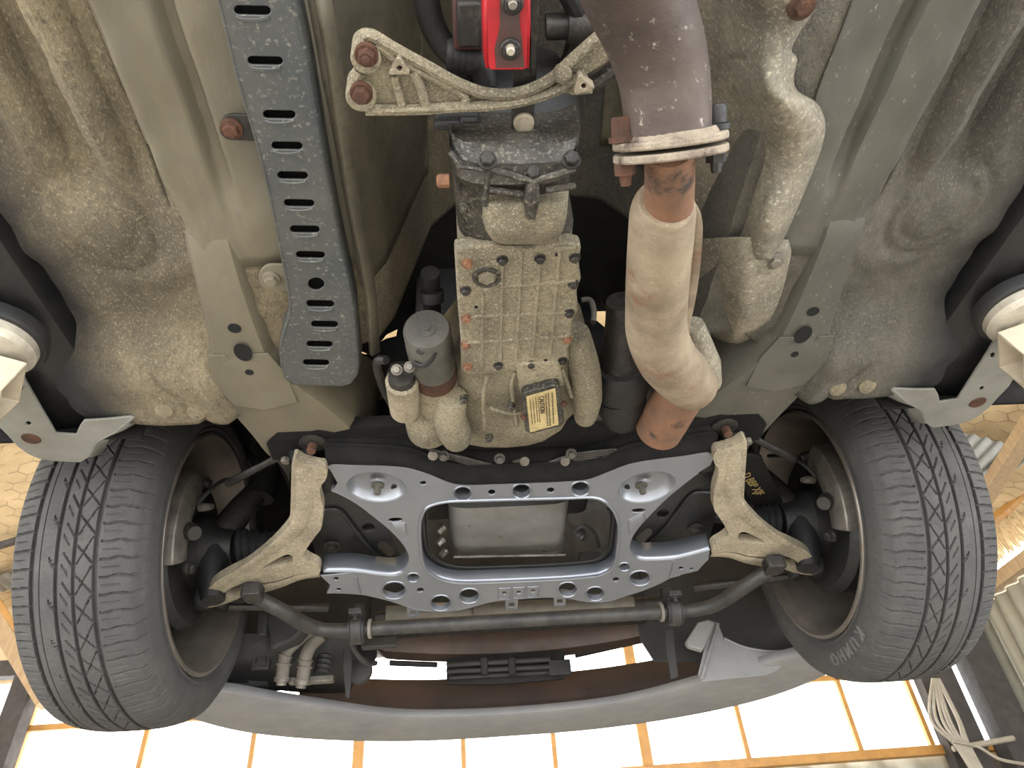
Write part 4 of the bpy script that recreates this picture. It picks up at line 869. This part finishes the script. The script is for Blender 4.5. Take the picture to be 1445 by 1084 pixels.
ar = thing('anti_roll_bar', 'long dusty steel anti-roll bar running across between both front wheels', 'anti-roll bar', (0, 1.4, .52))
zb = .528
def yof(px, py): return az(px, py, zb)
Lh = [V(az(362, 844, .548)), V(az(380, 853, .542)), V(az(398, 862, .536)), V(az(427, 879, .530)), V(az(448, 889, zb)), V(az(472, 890, zb)), V(az(500, 886, zb))]
cy = 1.412
Lh = [V((p[0], min(p[1], cy), p[2])) for p in Lh]
Lh[-1] = V((-.31, cy, zb)); Lh[-2] = V((-.36, cy, zb)); Lh[-3] = V((-.40, cy - .012, zb + .001))
full = Lh + [V((-.15, cy, zb)), V((0, cy, zb)), V((.15, cy, zb))] + [V((-p[0], p[1], p[2])) for p in Lh[::-1]]
MB().tube(crom(full, 6), .0142, 18).build('bar', M_bar, ar, smooth=60)
for s_ in (-1, 1):
    p = Lh[0]; mb = MB().rings([[p + V((a * k, b, c)) for a, c in ((-.012, -.012), (.012, -.012), (.012, .012), (-.012, .012))] for b, k in ((0, 1), (-.015, 1.5), (-.04, 1.5), (-.045, 1.2))])
    mb.tube([p + V((-.004, -.028, -.01)), p + V((-.006, -.03, .07))], .006, 8)
    if s_ > 0: mb.mirror()
    mb.build('drop_link', M_dsteel, ar, bevel=.003)
    c = V((s_ * .325, cy, zb))
    k = MB().lathe(c - V((.016, 0, 0)), (1, 0, 0), [(0, .026), (.032, .026)], 20).build('clamp_bush', M_brub, ar)
    mb = MB().lathe(c - V((.011, 0, 0)), (1, 0, 0), [(0, .029), (.022, .029)], 20, cap=True)
    mb.box(c + V((0, -.03, .022)), (.026, .03, .012)); mb.box(c + V((0, .022, .03)), (.024, .02, .06))
    mb.build('clamp', M_bar, ar, bevel=.002)
    MB().bolt(c + V((0, -.034, .015)), r=.006, h=.008).build('clamp_bolt', M_dsteel, ar)
    MB().lathe(c + V((-s_ * .026 - .003, 0, 0)), (1, 0, 0), [(0, .0195), (.006, .0195)], 18).build('stop_ring', M_hose, ar)
sr = thing('steering_rack', 'pale dusty steering rack tube just behind the anti-roll bar', 'steering rack', (0, 1.5, .60))
MB().tube([az(545, 866, .590), az(893, 852, .590)], .016, 18).build('tube', M_hose, sr, smooth=60)
MB().tube([az(668, 860, .588), az(692, 859, .588)], .0185, 18).build('collar', M_hose, sr)
MB().tube([az(893, 852, .590), az(935, 850, .592)], .013, 14).build('rod', M_dsteel, sr)
MB().tube([az(530, 870, .588), az(560, 868, .588)], .010, 12).build('rod', M_dsteel, sr)
for s_ in (-1, 1):
    t = thing('tie_rod', 'dark steering tie rod running out to the %s wheel under the control arm' % SIDE[s_], 'rod', (s_ * .5, 1.4, .58))
    mb = MB().tube([(-.40, 1.47, .60), (-.585, 1.40, .585)], [.009, .007], 10)
    if s_ > 0: mb.mirror()
    mb.build('rod', M_dsteel, t)
    mb = MB().lathe((-.60, 1.39, .575), (0, 0, 1), [(0, .012), (.01, .017), (.028, .017), (.04, .010)], 14)
    if s_ > 0: mb.mirror()
    mb.build('rod_end', M_black, t)

# ------------------------------------------------------------------ wheels
WC = V((0, 1.304, .665))
GR = [(.165, .205, .0065), (.250, .258, .003), (.375, .408, .0065), (.520, .552, .0065), (.690, .730, .0065)]     # grooves, u from the outer edge of the tread
TX0, TX1 = .797, .617
def tyre_mesh(s_):
    us = [0, .04, .08, .12, .15]
    for a, b, d in GR: us += [a - .0015, a + .004, (a + b) / 2, b - .004, b + .0015]
    us += [.225, .28, .31, .3245, .3255, .34, .36, .42, .4295, .4305, .44, .45, .46, .47, .48, .4895, .4905, .50, .51] + [.5535 + .009 * k for k in range(15)] + [.7445, .7455, .76, .79, .82, .85, .88, .91, .94, .97, 1.0]
    us = sorted(set(round(u, 4) for u in us)); NT = 1400; th = np.arange(NT) / NT; cols, rads = [], []
    P = 52
    def frac(v): return v - np.floor(v)
    for u in us:
        x = TX0 + (TX1 - TX0) * u; crown = .319 - .0125 * abs(2 * u - 1) ** 3.2; d = np.zeros(NT)
        for a, b, dd in GR:
            if a <= u <= b: d[:] = dd
        if u < .165:
            ph = frac(th * P * 1.35 + u * 1.2 - 3 * u * u); d = np.maximum(d, np.where(ph < .12, .0045, 0)); ph2 = frac(th * P * 1.35 + u * 1.0 + .5)
            d = np.maximum(d, np.where((ph2 < .08) & (u > .03) & (u < .12), .003, 0))
        elif .268 < u < .375:
            d = np.maximum(d, np.where((frac(th * P * .6 - (u - .34) * 4.5) < .055) & (u > .325), .004, 0))
        elif .408 < u < .520:
            d = np.maximum(d, np.where((frac(th * P * .85 - (u - .408) * 6.2) < .08) & (u > .44), .0045, 0)); d = np.maximum(d, np.where((frac(th * P * .85 - (u - .408) * 6.2 + .5) < .06) & (u > .43) & (u < .49), .003, 0))
        elif .552 < u < .690:
            d = np.maximum(d, np.where(frac(th * P * .85 - (u - .552) * 4.6) < .07, .0045, 0))
            q = frac(th * P * .85 + (u - .552) * 7.4 + .3); d = np.maximum(d, np.where((q < .075) & (u > .562) & (u < .68), .0045, 0))
        elif u > .73:
            d = np.maximum(d, np.where((frac(th * P * 1.4 + .06 * math.sin(u * 30)) < .11) & (u > .745), .0035, 0)); d = np.maximum(d, np.where((frac(th * P * 1.4 + .5) < .08) & (u > .76) & (u < .90), .002, 0))
        cols.append(np.full(NT, x)); rads.append(crown - d)
    pre = [(.800, .303), (.806, .294), (.812, .275), (.810, .255), (.800, .240), (.797, .232)]
    post = [(.612, .300), (.607, .293), (.6045, .290), (.602, .280), (.598, .268), (.5975, .258), (.600, .250), (.6015, .247), (.600, .244), (.604, .239), (.612, .234), (.615, .230)]
    X = [np.full(NT, p[0]) for p in pre[::-1]] + cols + [np.full(NT, p[0]) for p in post]
    sh = np.where(frac(th * P * 1.4) < .07, .0022, 0)
    Rr = [np.full(NT, p[1]) for p in pre[::-1]] + rads + [np.full(NT, p[1]) - (sh if k < 2 else 0) for k, p in enumerate(post)]
    X = np.array(X); Rr = np.array(Rr); a = th * 2 * math.pi
    vx = s_ * X; vy = WC[1] + Rr * np.cos(a); vz = WC[2] + Rr * np.sin(a)
    vs = np.stack([vx, vy, vz], -1).reshape(-1, 3); n = len(X); fs = []
    I, J = np.meshgrid(np.arange(n - 1), np.arange(NT), indexing='ij'); J2 = (J + 1) % NT
    q = np.stack([I * NT + J, I * NT + J2, (I + 1) * NT + J2, (I + 1) * NT + J], -1).reshape(-1, 4)
    if s_ < 0: q = q[:, ::-1]
    mb = MB(); mb.v = vs.tolist(); mb.f = q.tolist(); return mb
for s_ in (-1, 1):
    W_ = thing('wheel_assembly', 'black grooved tyre on a dirty rim, front %s wheel of the raised car' % ('wheel at the' if False else SIDE[s_]), 'wheel', (s_ * .70, WC[1], WC[2] - .32))
    tyre_mesh(s_).build('tyre', M_rubber, W_, smooth=32, fix=True)
    ty = W_.children[0]
    prof = [(.613, .2335), (.606, .2350), (.6035, .2330), (.6035, .2285), (.610, .2260), (.616, .2215), (.626, .2165), (.645, .2145), (.66, .207), (.72, .203), (.765, .200), (.785, .190), (.790, .150), (.782, .10), (.775, .06), (.775, .001)]
    mb = MB(); mb.rings([[(s_ * x, WC[1] + r * math.cos(2 * math.pi * k / 96), WC[2] + r * math.sin(2 * math.pi * k / 96)) for k in range(96)] for x, r in prof], True, False)
    rim = mb.build('rim', M_rim, W_, smooth=40, solid=.002)
    mb = MB(); L = [V((s_ * .6040, WC[1] + .2315 * math.cos(2 * math.pi * k / 96), WC[2] + .2315 * math.sin(2 * math.pi * k / 96))) for k in range(97)]
    mb.tube(L, .0015, 6, cap=False); mb.build('rim_edge', M_steel, rim)
    mb = MB(); a = -1.95; c = WC + V((s_ * .700, 0, 0))
    mb.box(c + V((0, .2015 * math.cos(a), .2015 * math.sin(a))), (.03, .03, .005), np.array([(1, 0, 0), (0, -math.sin(a), math.cos(a)), (0, math.cos(a), math.sin(a))]).T); mb.build('balance_weight', M_bright, rim, bevel=.001)
    # raised sidewall lettering
    if s_ > 0:
        R_ = .270; mb = MB()
        for k, ch in enumerate('KUMHO'):
            a = math.radians(-80 - 6.4 * (4 - k)); er = V((0, math.cos(a), math.sin(a))); et = V((0, -math.sin(a), math.cos(a)))
            cu = bpy.data.curves.new('t', 'FONT'); cu.body = ch; cu.size = .030; cu.extrude = .0014; cu.align_x = 'CENTER'; cu.offset = .0006
            t = bpy.data.objects.new('t', cu); COL.objects.link(t)
            me = bpy.data.meshes.new_from_object(t.evaluated_get(bpy.context.evaluated_depsgraph_get()))
            c = WC + V((.5968, 0, 0)) + er * (R_ - .006)
            mb.add([c + v.co[0] * et + v.co[1] * er + V((-v.co[2], 0, 0)) + V((max(0, v.co[1] - .004) * .22, 0, 0)) for v in me.vertices], [tuple(p.vertices) for p in me.polygons])
            bpy.data.objects.remove(t); bpy.data.curves.remove(cu); bpy.data.meshes.remove(me)
        mb.build('raised_lettering', M_letter, ty, smooth=0)
    # hub side: disc, shield, knuckle, caliper, boot, strut
    H = thing('hub_carrier', 'dark steering knuckle with brake disc inside the %s front wheel' % SIDE[s_], 'hub', (s_ * .62, WC[1], WC[2] - .1))
    L = lambda x, y, z: V((s_ * x, WC[1] + y, WC[2] + z))
    MB().lathe(L(.655, 0, 0), (s_, 0, 0), [(0, .05), (0, .148), (.022, .148), (.022, .05)], 48).build('brake_disc', M_dsteel, H)
    MB().lathe(L(.640, 0, 0), (s_, 0, 0), [(0, .06), (-.004, .135), (.010, .15), (.012, .15), (.0, .06)], 40, cap=False).build('dust_shield', M_black, H)
    MB().lathe(L(.56, 0, 0), (s_, 0, 0), [(0, .035), (.03, .045), (.05, .065), (.09, .07)], 24).build('hub', M_black, H)
    MB().tube([L(.60, -.01, -.005), L(.585, -.02, -.07), L(.575, -.02, -.115)], [.036, .028, .022], 12).build('knuckle', M_black, H, smooth=60)
    MB().tube([L(.60, 0, .02), L(.565, .01, .10), L(.53, .015, .16)], [.032, .028, .024], 12).build('knuckle_arm', M_dsteel, H, smooth=60)
    MB().tube([L(.60, .03, -.03), L(.605, .09, -.075)], [.02, .012], 10).build('steering_arm', M_black, H, smooth=60)
    t = thing('brake_caliper', 'grimy silver brake caliper behind the disc of the %s front wheel' % SIDE[s_], 'brake caliper', (s_ * .63, WC[1] - .13, WC[2]))
    mb = MB(); rings = []
    for a in np.linspace(2.55, 3.75, 9):
        e = V((0, math.cos(a), math.sin(a))); k = 1 - abs(a - 3.15) * .25
        rings.append([L(.618 + dx * 1.0, 0, 0) + e * r for dx, r in ((0, .112), (-.014 * k, .125), (-.016 * k, .150), (-.006, .172), (.03, .178), (.055, .172), (.055, .15), (.02, .112))])
    mb.rings(rings).build('body', M_steel, t, smooth=50, bevel=.002)
    MB().tube([L(.60, -.135, -.03), L(.585, -.145, -.04)], [.017, .013], 14).build('piston_boss', M_dsteel, t)
    MB().tube([L(.60, -.115, .03), L(.585, -.12, .028), L(.573, -.124, .026)], [.008, .008, .005], 10).build('bleed_screw', M_steel, t)
    MB().tube(crom([L(.60, -.13, .03), L(.58, -.14, .05), L(.565, -.12, .085), L(.55, -.07, .12)], 5), .004, 6).build('brake_hose', M_brub, t)
    for y, z in ((-.10, -.085), (-.115, .085)): MB().bolt(L(.602, y, z), (-s_, 0, -.3), r=.008, h=.01).build('guide_bolt', M_dsteel, t)
    t = thing('drive_shaft', 'black drive shaft with rubber boots running to the %s front hub' % SIDE[s_], 'shaft', (s_ * .4, 1.30, .66))
    mb = MB(); prof = [(0, .020), (.004, .030)]
    for k in range(6): prof += [(.010 + k * .013, .040 - k * .003), (.0165 + k * .013, .033 - k * .003)]
    mb.lathe(L(.56, 0, .0), (-s_, 0, .12), prof, 22).build('boot', M_brub, t)
    MB().tube([L(.50, 0, .005), L(.20, -.02, .05)], .013, 12).build('shaft', M_black, t)
    t = thing('suspension_strut', 'dark suspension strut rising from the hub of the %s front wheel' % SIDE[s_], 'strut', (s_ * .52, 1.32, .8))
    MB().tube([L(.535, .01, .12), L(.505, .02, .42)], .030, 16).build('tube', M_black, t)
    mb = MB(); hel = [L(.52 - .015 * k / 60, .015, .22 + .2 * k / 90) + V((s_ * .055 * math.cos(k * .42), .055 * math.sin(k * .42), 0)) for k in range(90)]
    mb.tube(hel, .007, 6).build('spring', M_dsteel, t)
# yellow chalk writing on the right strut side plate
lc = thing('chalked_plate', 'dark plate with yellow chalk scrawl, between right control arm and hub', 'plate', az(1066, 690, .70))
Pc = [az(a, b, .70) for a, b in ((1048, 640), (1075, 645), (1110, 720), (1100, 745), (1075, 735), (1050, 690))]
q = MB().plate(Pc, th=.006).build('plate', M_black, lc)
o_ = V(az(1053, 668, .699)); e1 = unit(V(az(1096, 726, .699)) - o_); e2 = unit(np.cross(e1, V((0, 0, -1)))); e2 = -e2 if (V(az(1060, 668, .699)) - o_) @ e2 < 0 else e2
text('D BBP XJF', .024, o_ - e2 * .010, e1, e2, V((0, 0, -1)), M_chalk, 'chalk_scrawl', q, bold=.0002)

# ------------------------------------------------------------------ front end: radiator, beam, bumper, trays, hoses
def halfrow(pts): return [V((-p[0], p[1], p[2])) for p in pts[::-1] if p[0] > 0] + [V(p) for p in pts]
bp = thing('front_bumper', 'grey scuffed curved front bumper lip before the bright sheets', 'bumper', (0, 2.0, .47))
OUT = [(0, 2.150), (.2, 2.143), (.36, 2.108), (.50, 2.050), (.62, 1.970), (.70, 1.880), (.76, 1.75), (.79, 1.62)]
INN = [(0, 1.945), (.2, 1.925), (.33, 1.872), (.46, 1.765), (.55, 1.685), (.60, 1.635), (.635, 1.605), (.665, 1.585)]
def brow(dy, z, L=OUT, k=1.0): return crom(halfrow([(x * k, y + dy, z) for x, y in L]), 6)
lip_rows = [brow(.0, .500, INN), brow(-.0, .484, INN), brow(.012, .480, INN), [(V(a) + V(b)) / 2 for a, b in zip(brow(0, .479, INN), brow(0, .479))], brow(-.03, .474), brow(-.006, .476), brow(.010, .486), brow(.022, .51), brow(.028, .545)]
MB().grid(lip_rows).build('lip', M_bumper, bp, smooth=60, solid=.004)
lowp = [brow(.026, .545), brow(.022, .575), brow(.0, .600)]
for a_, b_ in ((0, 13), (21, 65), (71, 85)): MB().grid([r[a_:b_] for r in lowp]).build('lower_face', M_bumper, bp, smooth=60, solid=.003)
r_in = [brow(-.07, .485), brow(-.035, .52), brow(-.02, .565), brow(-.03, .630)]
m0 = len(r_in[0]) // 2
MB().grid([r[m0 - 21:m0 + 22] for r in r_in]).build('inner_panel', M_brown, bp, smooth=60, solid=.003)  # its brown is orange timber reflected on the bumper's inside, painted in
up_rows = [brow(.0, .80), brow(.02, .84), brow(.02, .95), brow(-.01, 1.02)]
MB().grid(up_rows).build('upper_face', M_bumper, bp, smooth=60, solid=.003)
mb = MB().grid([r[:17] for r in (brow(.0, .605 + .03), brow(.01, .72), brow(.0, .80))]); mb.build('corner', M_bumper, bp, smooth=60, solid=.003)
mb = MB().grid([r[-17:] for r in (brow(.0, .605 + .03), brow(.01, .72), brow(.0, .80))]); mb.build('corner', M_bumper, bp, smooth=60, solid=.003)
bb = thing('bumper_beam', 'brown bumper beam with rounded ends behind the bumper', 'beam', (0, 2.0, .68))
rows = []
for x in np.linspace(-1, 1, 33):
    k = 1 - max(0, (abs(x) - .86) / .14) ** 2; X = x * .405; y = 2.02 - .10 * x * x; h = .052 * k + .002
    rows.append([V((X + .02, y + a, .705 + b * h)) for a, b in ((-.02, 1), (-.032, .4), (-.032, -.4), (-.02, -.9), (0, -1), (.03, -1), (.03, 1))])
MB().rings(rows).build('beam', M_brown, bb, smooth=50)
tag(MB().tube([(-.33, 2.02, .655), (-.20, 2.06, .655)], .008, 8).tube([(.20, 2.06, .66), (.40, 1.99, .67)], .010, 8).tube([(.40, 1.99, .67), (.44, 1.96, .70)], .014, 8).build('beam_trim', M_plastic), 'grey plastic trim strip edging the bright gaps under the brown beam', 'trim')
gs = thing('grille_stay', 'dark hollow plastic bar with clips in the middle of the bumper opening', 'bar', (0, 1.9, .62))
for dy in (0, .03):
    MB().tube(crom([ay(630, 940 + dy * 300, 1.95), ay(645, 938 + dy * 300, 1.95), ay(700, 935 + dy * 330, 1.95), ay(776, 931 + dy * 330, 1.95)], 5), .007, 8).build('bar', M_plastic, gs, smooth=60)
for px in (683, 722): MB().tube([ay(px, 930, 1.945), ay(px + 1, 953, 1.945)], .010, 8).build('clip', M_plastic, gs)
MB().box(ay(790, 942, 1.95), (.06, .01, .04)).build('end_block', M_plastic, gs, bevel=.003)
MB().plate([ay(a, b, 2.0) for a, b in ((630, 925), (797, 918), (797, 958), (700, 966), (630, 966))], up=(0, 1, 0), th=.008).build('shutter', M_black, gs)
MB().tube([ay(634, 957, 1.97), ay(795, 948, 1.97)], .006, 8).build('lower_strip', M_plastic, gs)
tag(MB().box((0, 1.74, .86), (.70, .05, .46)).build('radiator', M_black, bevel=.006), 'black radiator standing behind the bumper beam', 'radiator')
for s_ in (-1, 1):
    mb = MB().plate([(s_ * x, 1.79, z) for x, z in ((.335, .60), (.36, .545), (.50, .535), (.60, .530), (.76, .520), (.80, .80), (.80, 1.0), (.335, 1.0))], up=(0, 1, 0), th=.006)
    tag(mb.build('end_panel', M_plastic if s_ > 0 else M_black), 'dark plastic air guide panel at the %s end of the radiator' % SIDE[s_], 'panel')
tr = tag(MB().grid([crom(r, 5) for r in ([(-.36, 1.60, .60), (-.50, 1.60, .60), (-.68, 1.58, .60)], [(-.37, 1.75, .545), (-.50, 1.74, .535), (-.68, 1.68, .53)], [(-.40, 1.82, .525), (-.50, 1.78, .52), (-.66, 1.66, .515)])]).build('splash_tray', M_black, solid=.003), 'black splash tray left of the coolant hoses', 'tray')
# the pale hoses with ribbed ends at the lower left
ch = 'grey coolant hose'
for k, (pts, l) in enumerate(((((442, 890), (424, 902), (406, 918), (401, 936), (398, 958)), 'left of two grey bent hoses hanging at lower left beside the tyre'), (((455, 896), (440, 910), (432, 926), (430, 940), (426, 962)), 'right of two grey bent hoses hanging at lower left beside the tyre'))):
    h = thing('coolant_hose', l, 'hose', ay(pts[2][0], pts[2][1], 1.62))
    P = crom([ay(a, b, 1.60 + .01 * i) for i, (a, b) in enumerate(pts)], 6)
    MB().tube(P, .0145, 14).build('hose', M_hose, h, smooth=60)
    for j in (-2, -7, -11):
        MB().tube([P[j], P[j] + (P[j] - P[j - 1])], .0175, 14).build('ring', M_hose, h)
    MB().lathe(P[-1], unit(P[-1] - P[-2]), [(0, .018), (.006, .018), (.007, .012), (.014, .011)], 12).build('end_fitting', M_steel, h)
mb = MB(); P = [V(ay(a, b, 1.68)) for a, b in ((462, 905), (458, 930), (452, 955))]; pr = crom(P, 8)
mb.tube(pr, [.015 + .004 * (i % 2) for i in range(len(pr))], 12); tag(mb.build('bellows_hose', M_plastic, smooth=20), 'black corrugated hose right of the two grey hoses', 'hose')
tag(MB().box(ay(440, 960, 1.66), (.10, .02, .015)).build('hose_bracket', M_steel, bevel=.003), 'small metal bracket joining the lower ends of the grey hoses', 'bracket')
lt = thing('tray_latch', 'square plastic latch on the dark tray left of the grey hoses', 'latch', ay(369, 932, 1.66))
MB().box(ay(369, 932, 1.66), (.042, .012, .045)).build('plate', M_plastic, lt, bevel=.004); MB().box(ay(369, 930, 1.652), (.024, .006, .022)).build('tab', M_plastic, lt, bevel=.003)
tk = thing('washer_tank', 'dark grey plastic tank left of the grey hoses, above the tray', 'tank', ay(390, 885, 1.55))
MB().prism([ay(a, b, 1.53) for a, b in ((367, 855), (395, 858), (440, 880), (412, 905), (380, 918), (378, 900))], (0, .12, .03)).build('body', M_plastic, tk, bevel=.008)
MB().prism([ay(a, b, 1.52) for a, b in ((362, 860), (378, 862), (374, 898), (361, 896))], (0, .06, .02)).build('filler', M_plastic, tk, bevel=.005)
# brackets hanging by the anti-roll bar
for pts, l in ((((485, 905), (493, 905), (497, 935), (493, 985), (488, 984), (484, 940)), 'thin dark hanging bracket blade left of the bright gap'), (((938, 890), (950, 886), (953, 915), (957, 955), (947, 958), (942, 925)), 'thin dark hanging bracket blade right of the bright gap')):
    c = [ay(a, b, 1.66) for a, b in pts]; tag(MB().plate(c, up=(0, 1, 0), th=.006).build('hanging_bracket', M_plastic), l, 'bracket')
tag(MB().tube(crom([ay(493, 905, 1.60), ay(505, 925, 1.63), ay(518, 936, 1.66), ay(530, 936, 1.70)], 6), .006, 8).build('drain_pipe', M_plastic), 'thin bent pipe beside the left hanging bracket', 'pipe')
tag(MB().box(ay(535, 908, 1.55), (.075, .02, .022)).build('mount_foot', M_bar, bevel=.003), 'small dusty mounting foot under the left end of the anti-roll bar', 'bracket')
tag(MB().lathe(ay(508, 948, 1.72), (0, -1, 0), [(0, .030), (.02, .030), (.022, .02)], 24).build('horn', M_plastic), 'round dark horn beside the left hanging bracket', 'horn')
# right splash guard and liner
sg = thing('splash_guard', 'grey folded plastic splash guard at lower right beside the tyre', 'guard', ay(1050, 920, 1.68))
gp = [(1004, 876), (1013, 879), (1022, 901), (1034, 908), (1049, 913), (1081, 919), (1112, 919), (1108, 934), (1098, 946), (1081, 953), (1040, 957), (991, 962), (985, 951), (994, 915)]
MB().plate([ay(a, b, 1.66) for a, b in gp], up=(0, 1, 0), th=.004).build('panel', M_bumper, sg)
MB().plate([ay(a, b, 1.63) for a, b in ((985, 878), (1000, 874), (1010, 880), (992, 918), (972, 912), (968, 905))], up=(0, 1, 0), th=.02).build('bracket', M_bumper, sg, bevel=.003)
MB().tube([ay(1013, 880, 1.655), ay(990, 958, 1.655)], .004, 8).build('fold', M_bumper, sg)
MB().tube(crom([ay(1022, 901, 1.655), ay(1049, 913, 1.655), ay(1081, 919, 1.655), ay(1112, 919, 1.655)], 5), .003, 8).build('fold', M_bumper, sg)
for s_ in (-1, 1):
    mb = MB(); R = .40
    mb.grid([[(s_ * x, 1.304 + R * math.cos(a), .66 + R * .9 * math.sin(a)) for a in np.linspace(.36, 1.0, 16)] for x in (.42, .50, .60, .70)])
    tag(mb.build('arch_liner', M_plastic, solid=.003), 'dark plastic arch liner ahead of the %s tyre' % SIDE[s_], 'liner')

# ------------------------------------------------------------------ lift arms with their pads under the sills
for s_ in (-1, 1):
    A = thing('lift_arm', 'cream painted lift arm with a round pad under the %s sill' % SIDE[s_], 'lift arm', (s_ * .70, .62, .50))
    c = V((s_ * .662, .645, .640))
    MB().lathe(c + V((0, 0, 0)), (0, 0, -1), [(0, .056), (.016, .058), (.020, .056), (.020, .050)], 40).build('rubber_pad', M_brub, A)
    MB().lathe(c - V((0, 0, .018)), (0, 0, -1), [(0, .050), (.012, .049), (.014, .047), (.020, .044), (.022, .02)], 40).build('pad_plate', M_zinc, A)
    MB().lathe(c - V((0, 0, .040)), (0, 0, -1), [(0, .017), (.03, .017)], 18).build('pad_screw', M_bright, A)
    b0 = c + V((-s_ * .002, -.006, -.070)); mb = MB(); w, h, t = .085, .048, .006
    d = unit((s_, -.62, -.02)); u = unit(np.cross(V((0, 0, 1)), d)); q = np.cross(d, u)
    e = V(az(1434, 508, .57)); e = V((e[0] * -s_ * -1, e[1], e[2])) if s_ > 0 else V((-e[0], e[1], e[2])); L_ = .62
    def sec(o, ww, hh, k): return [o + u * a * ww / 2 + q * b * hh / 2 + d * (k if b > 0 else 0) for a, b in ((-1, -1), (1, -1), (1, 1), (-1, 1))]
    s0, s1 = sec(e, w, h, -.012), sec(e, w - 2 * t, h - 2 * t, -.012); f0, f1 = sec(e + d * L_, w * 1.2, h * 1.2, 0), sec(e + d * L_, w * 1.2 - 2 * t, h * 1.2 - 2 * t, 0)
    mb.rings([s1, s0, f0, f1], True, False); mb.rings([s1, f1], True, False); mb.build('arm_tube', M_cream, A, bevel=.0015)
    MB().bar(e + d * .05 - q * (h / 2 + .002) - u * .02, e + d * .4 - q * (h / 2 + .006) - u * .02, .02, .003).build('wear_strip', M_label, A)
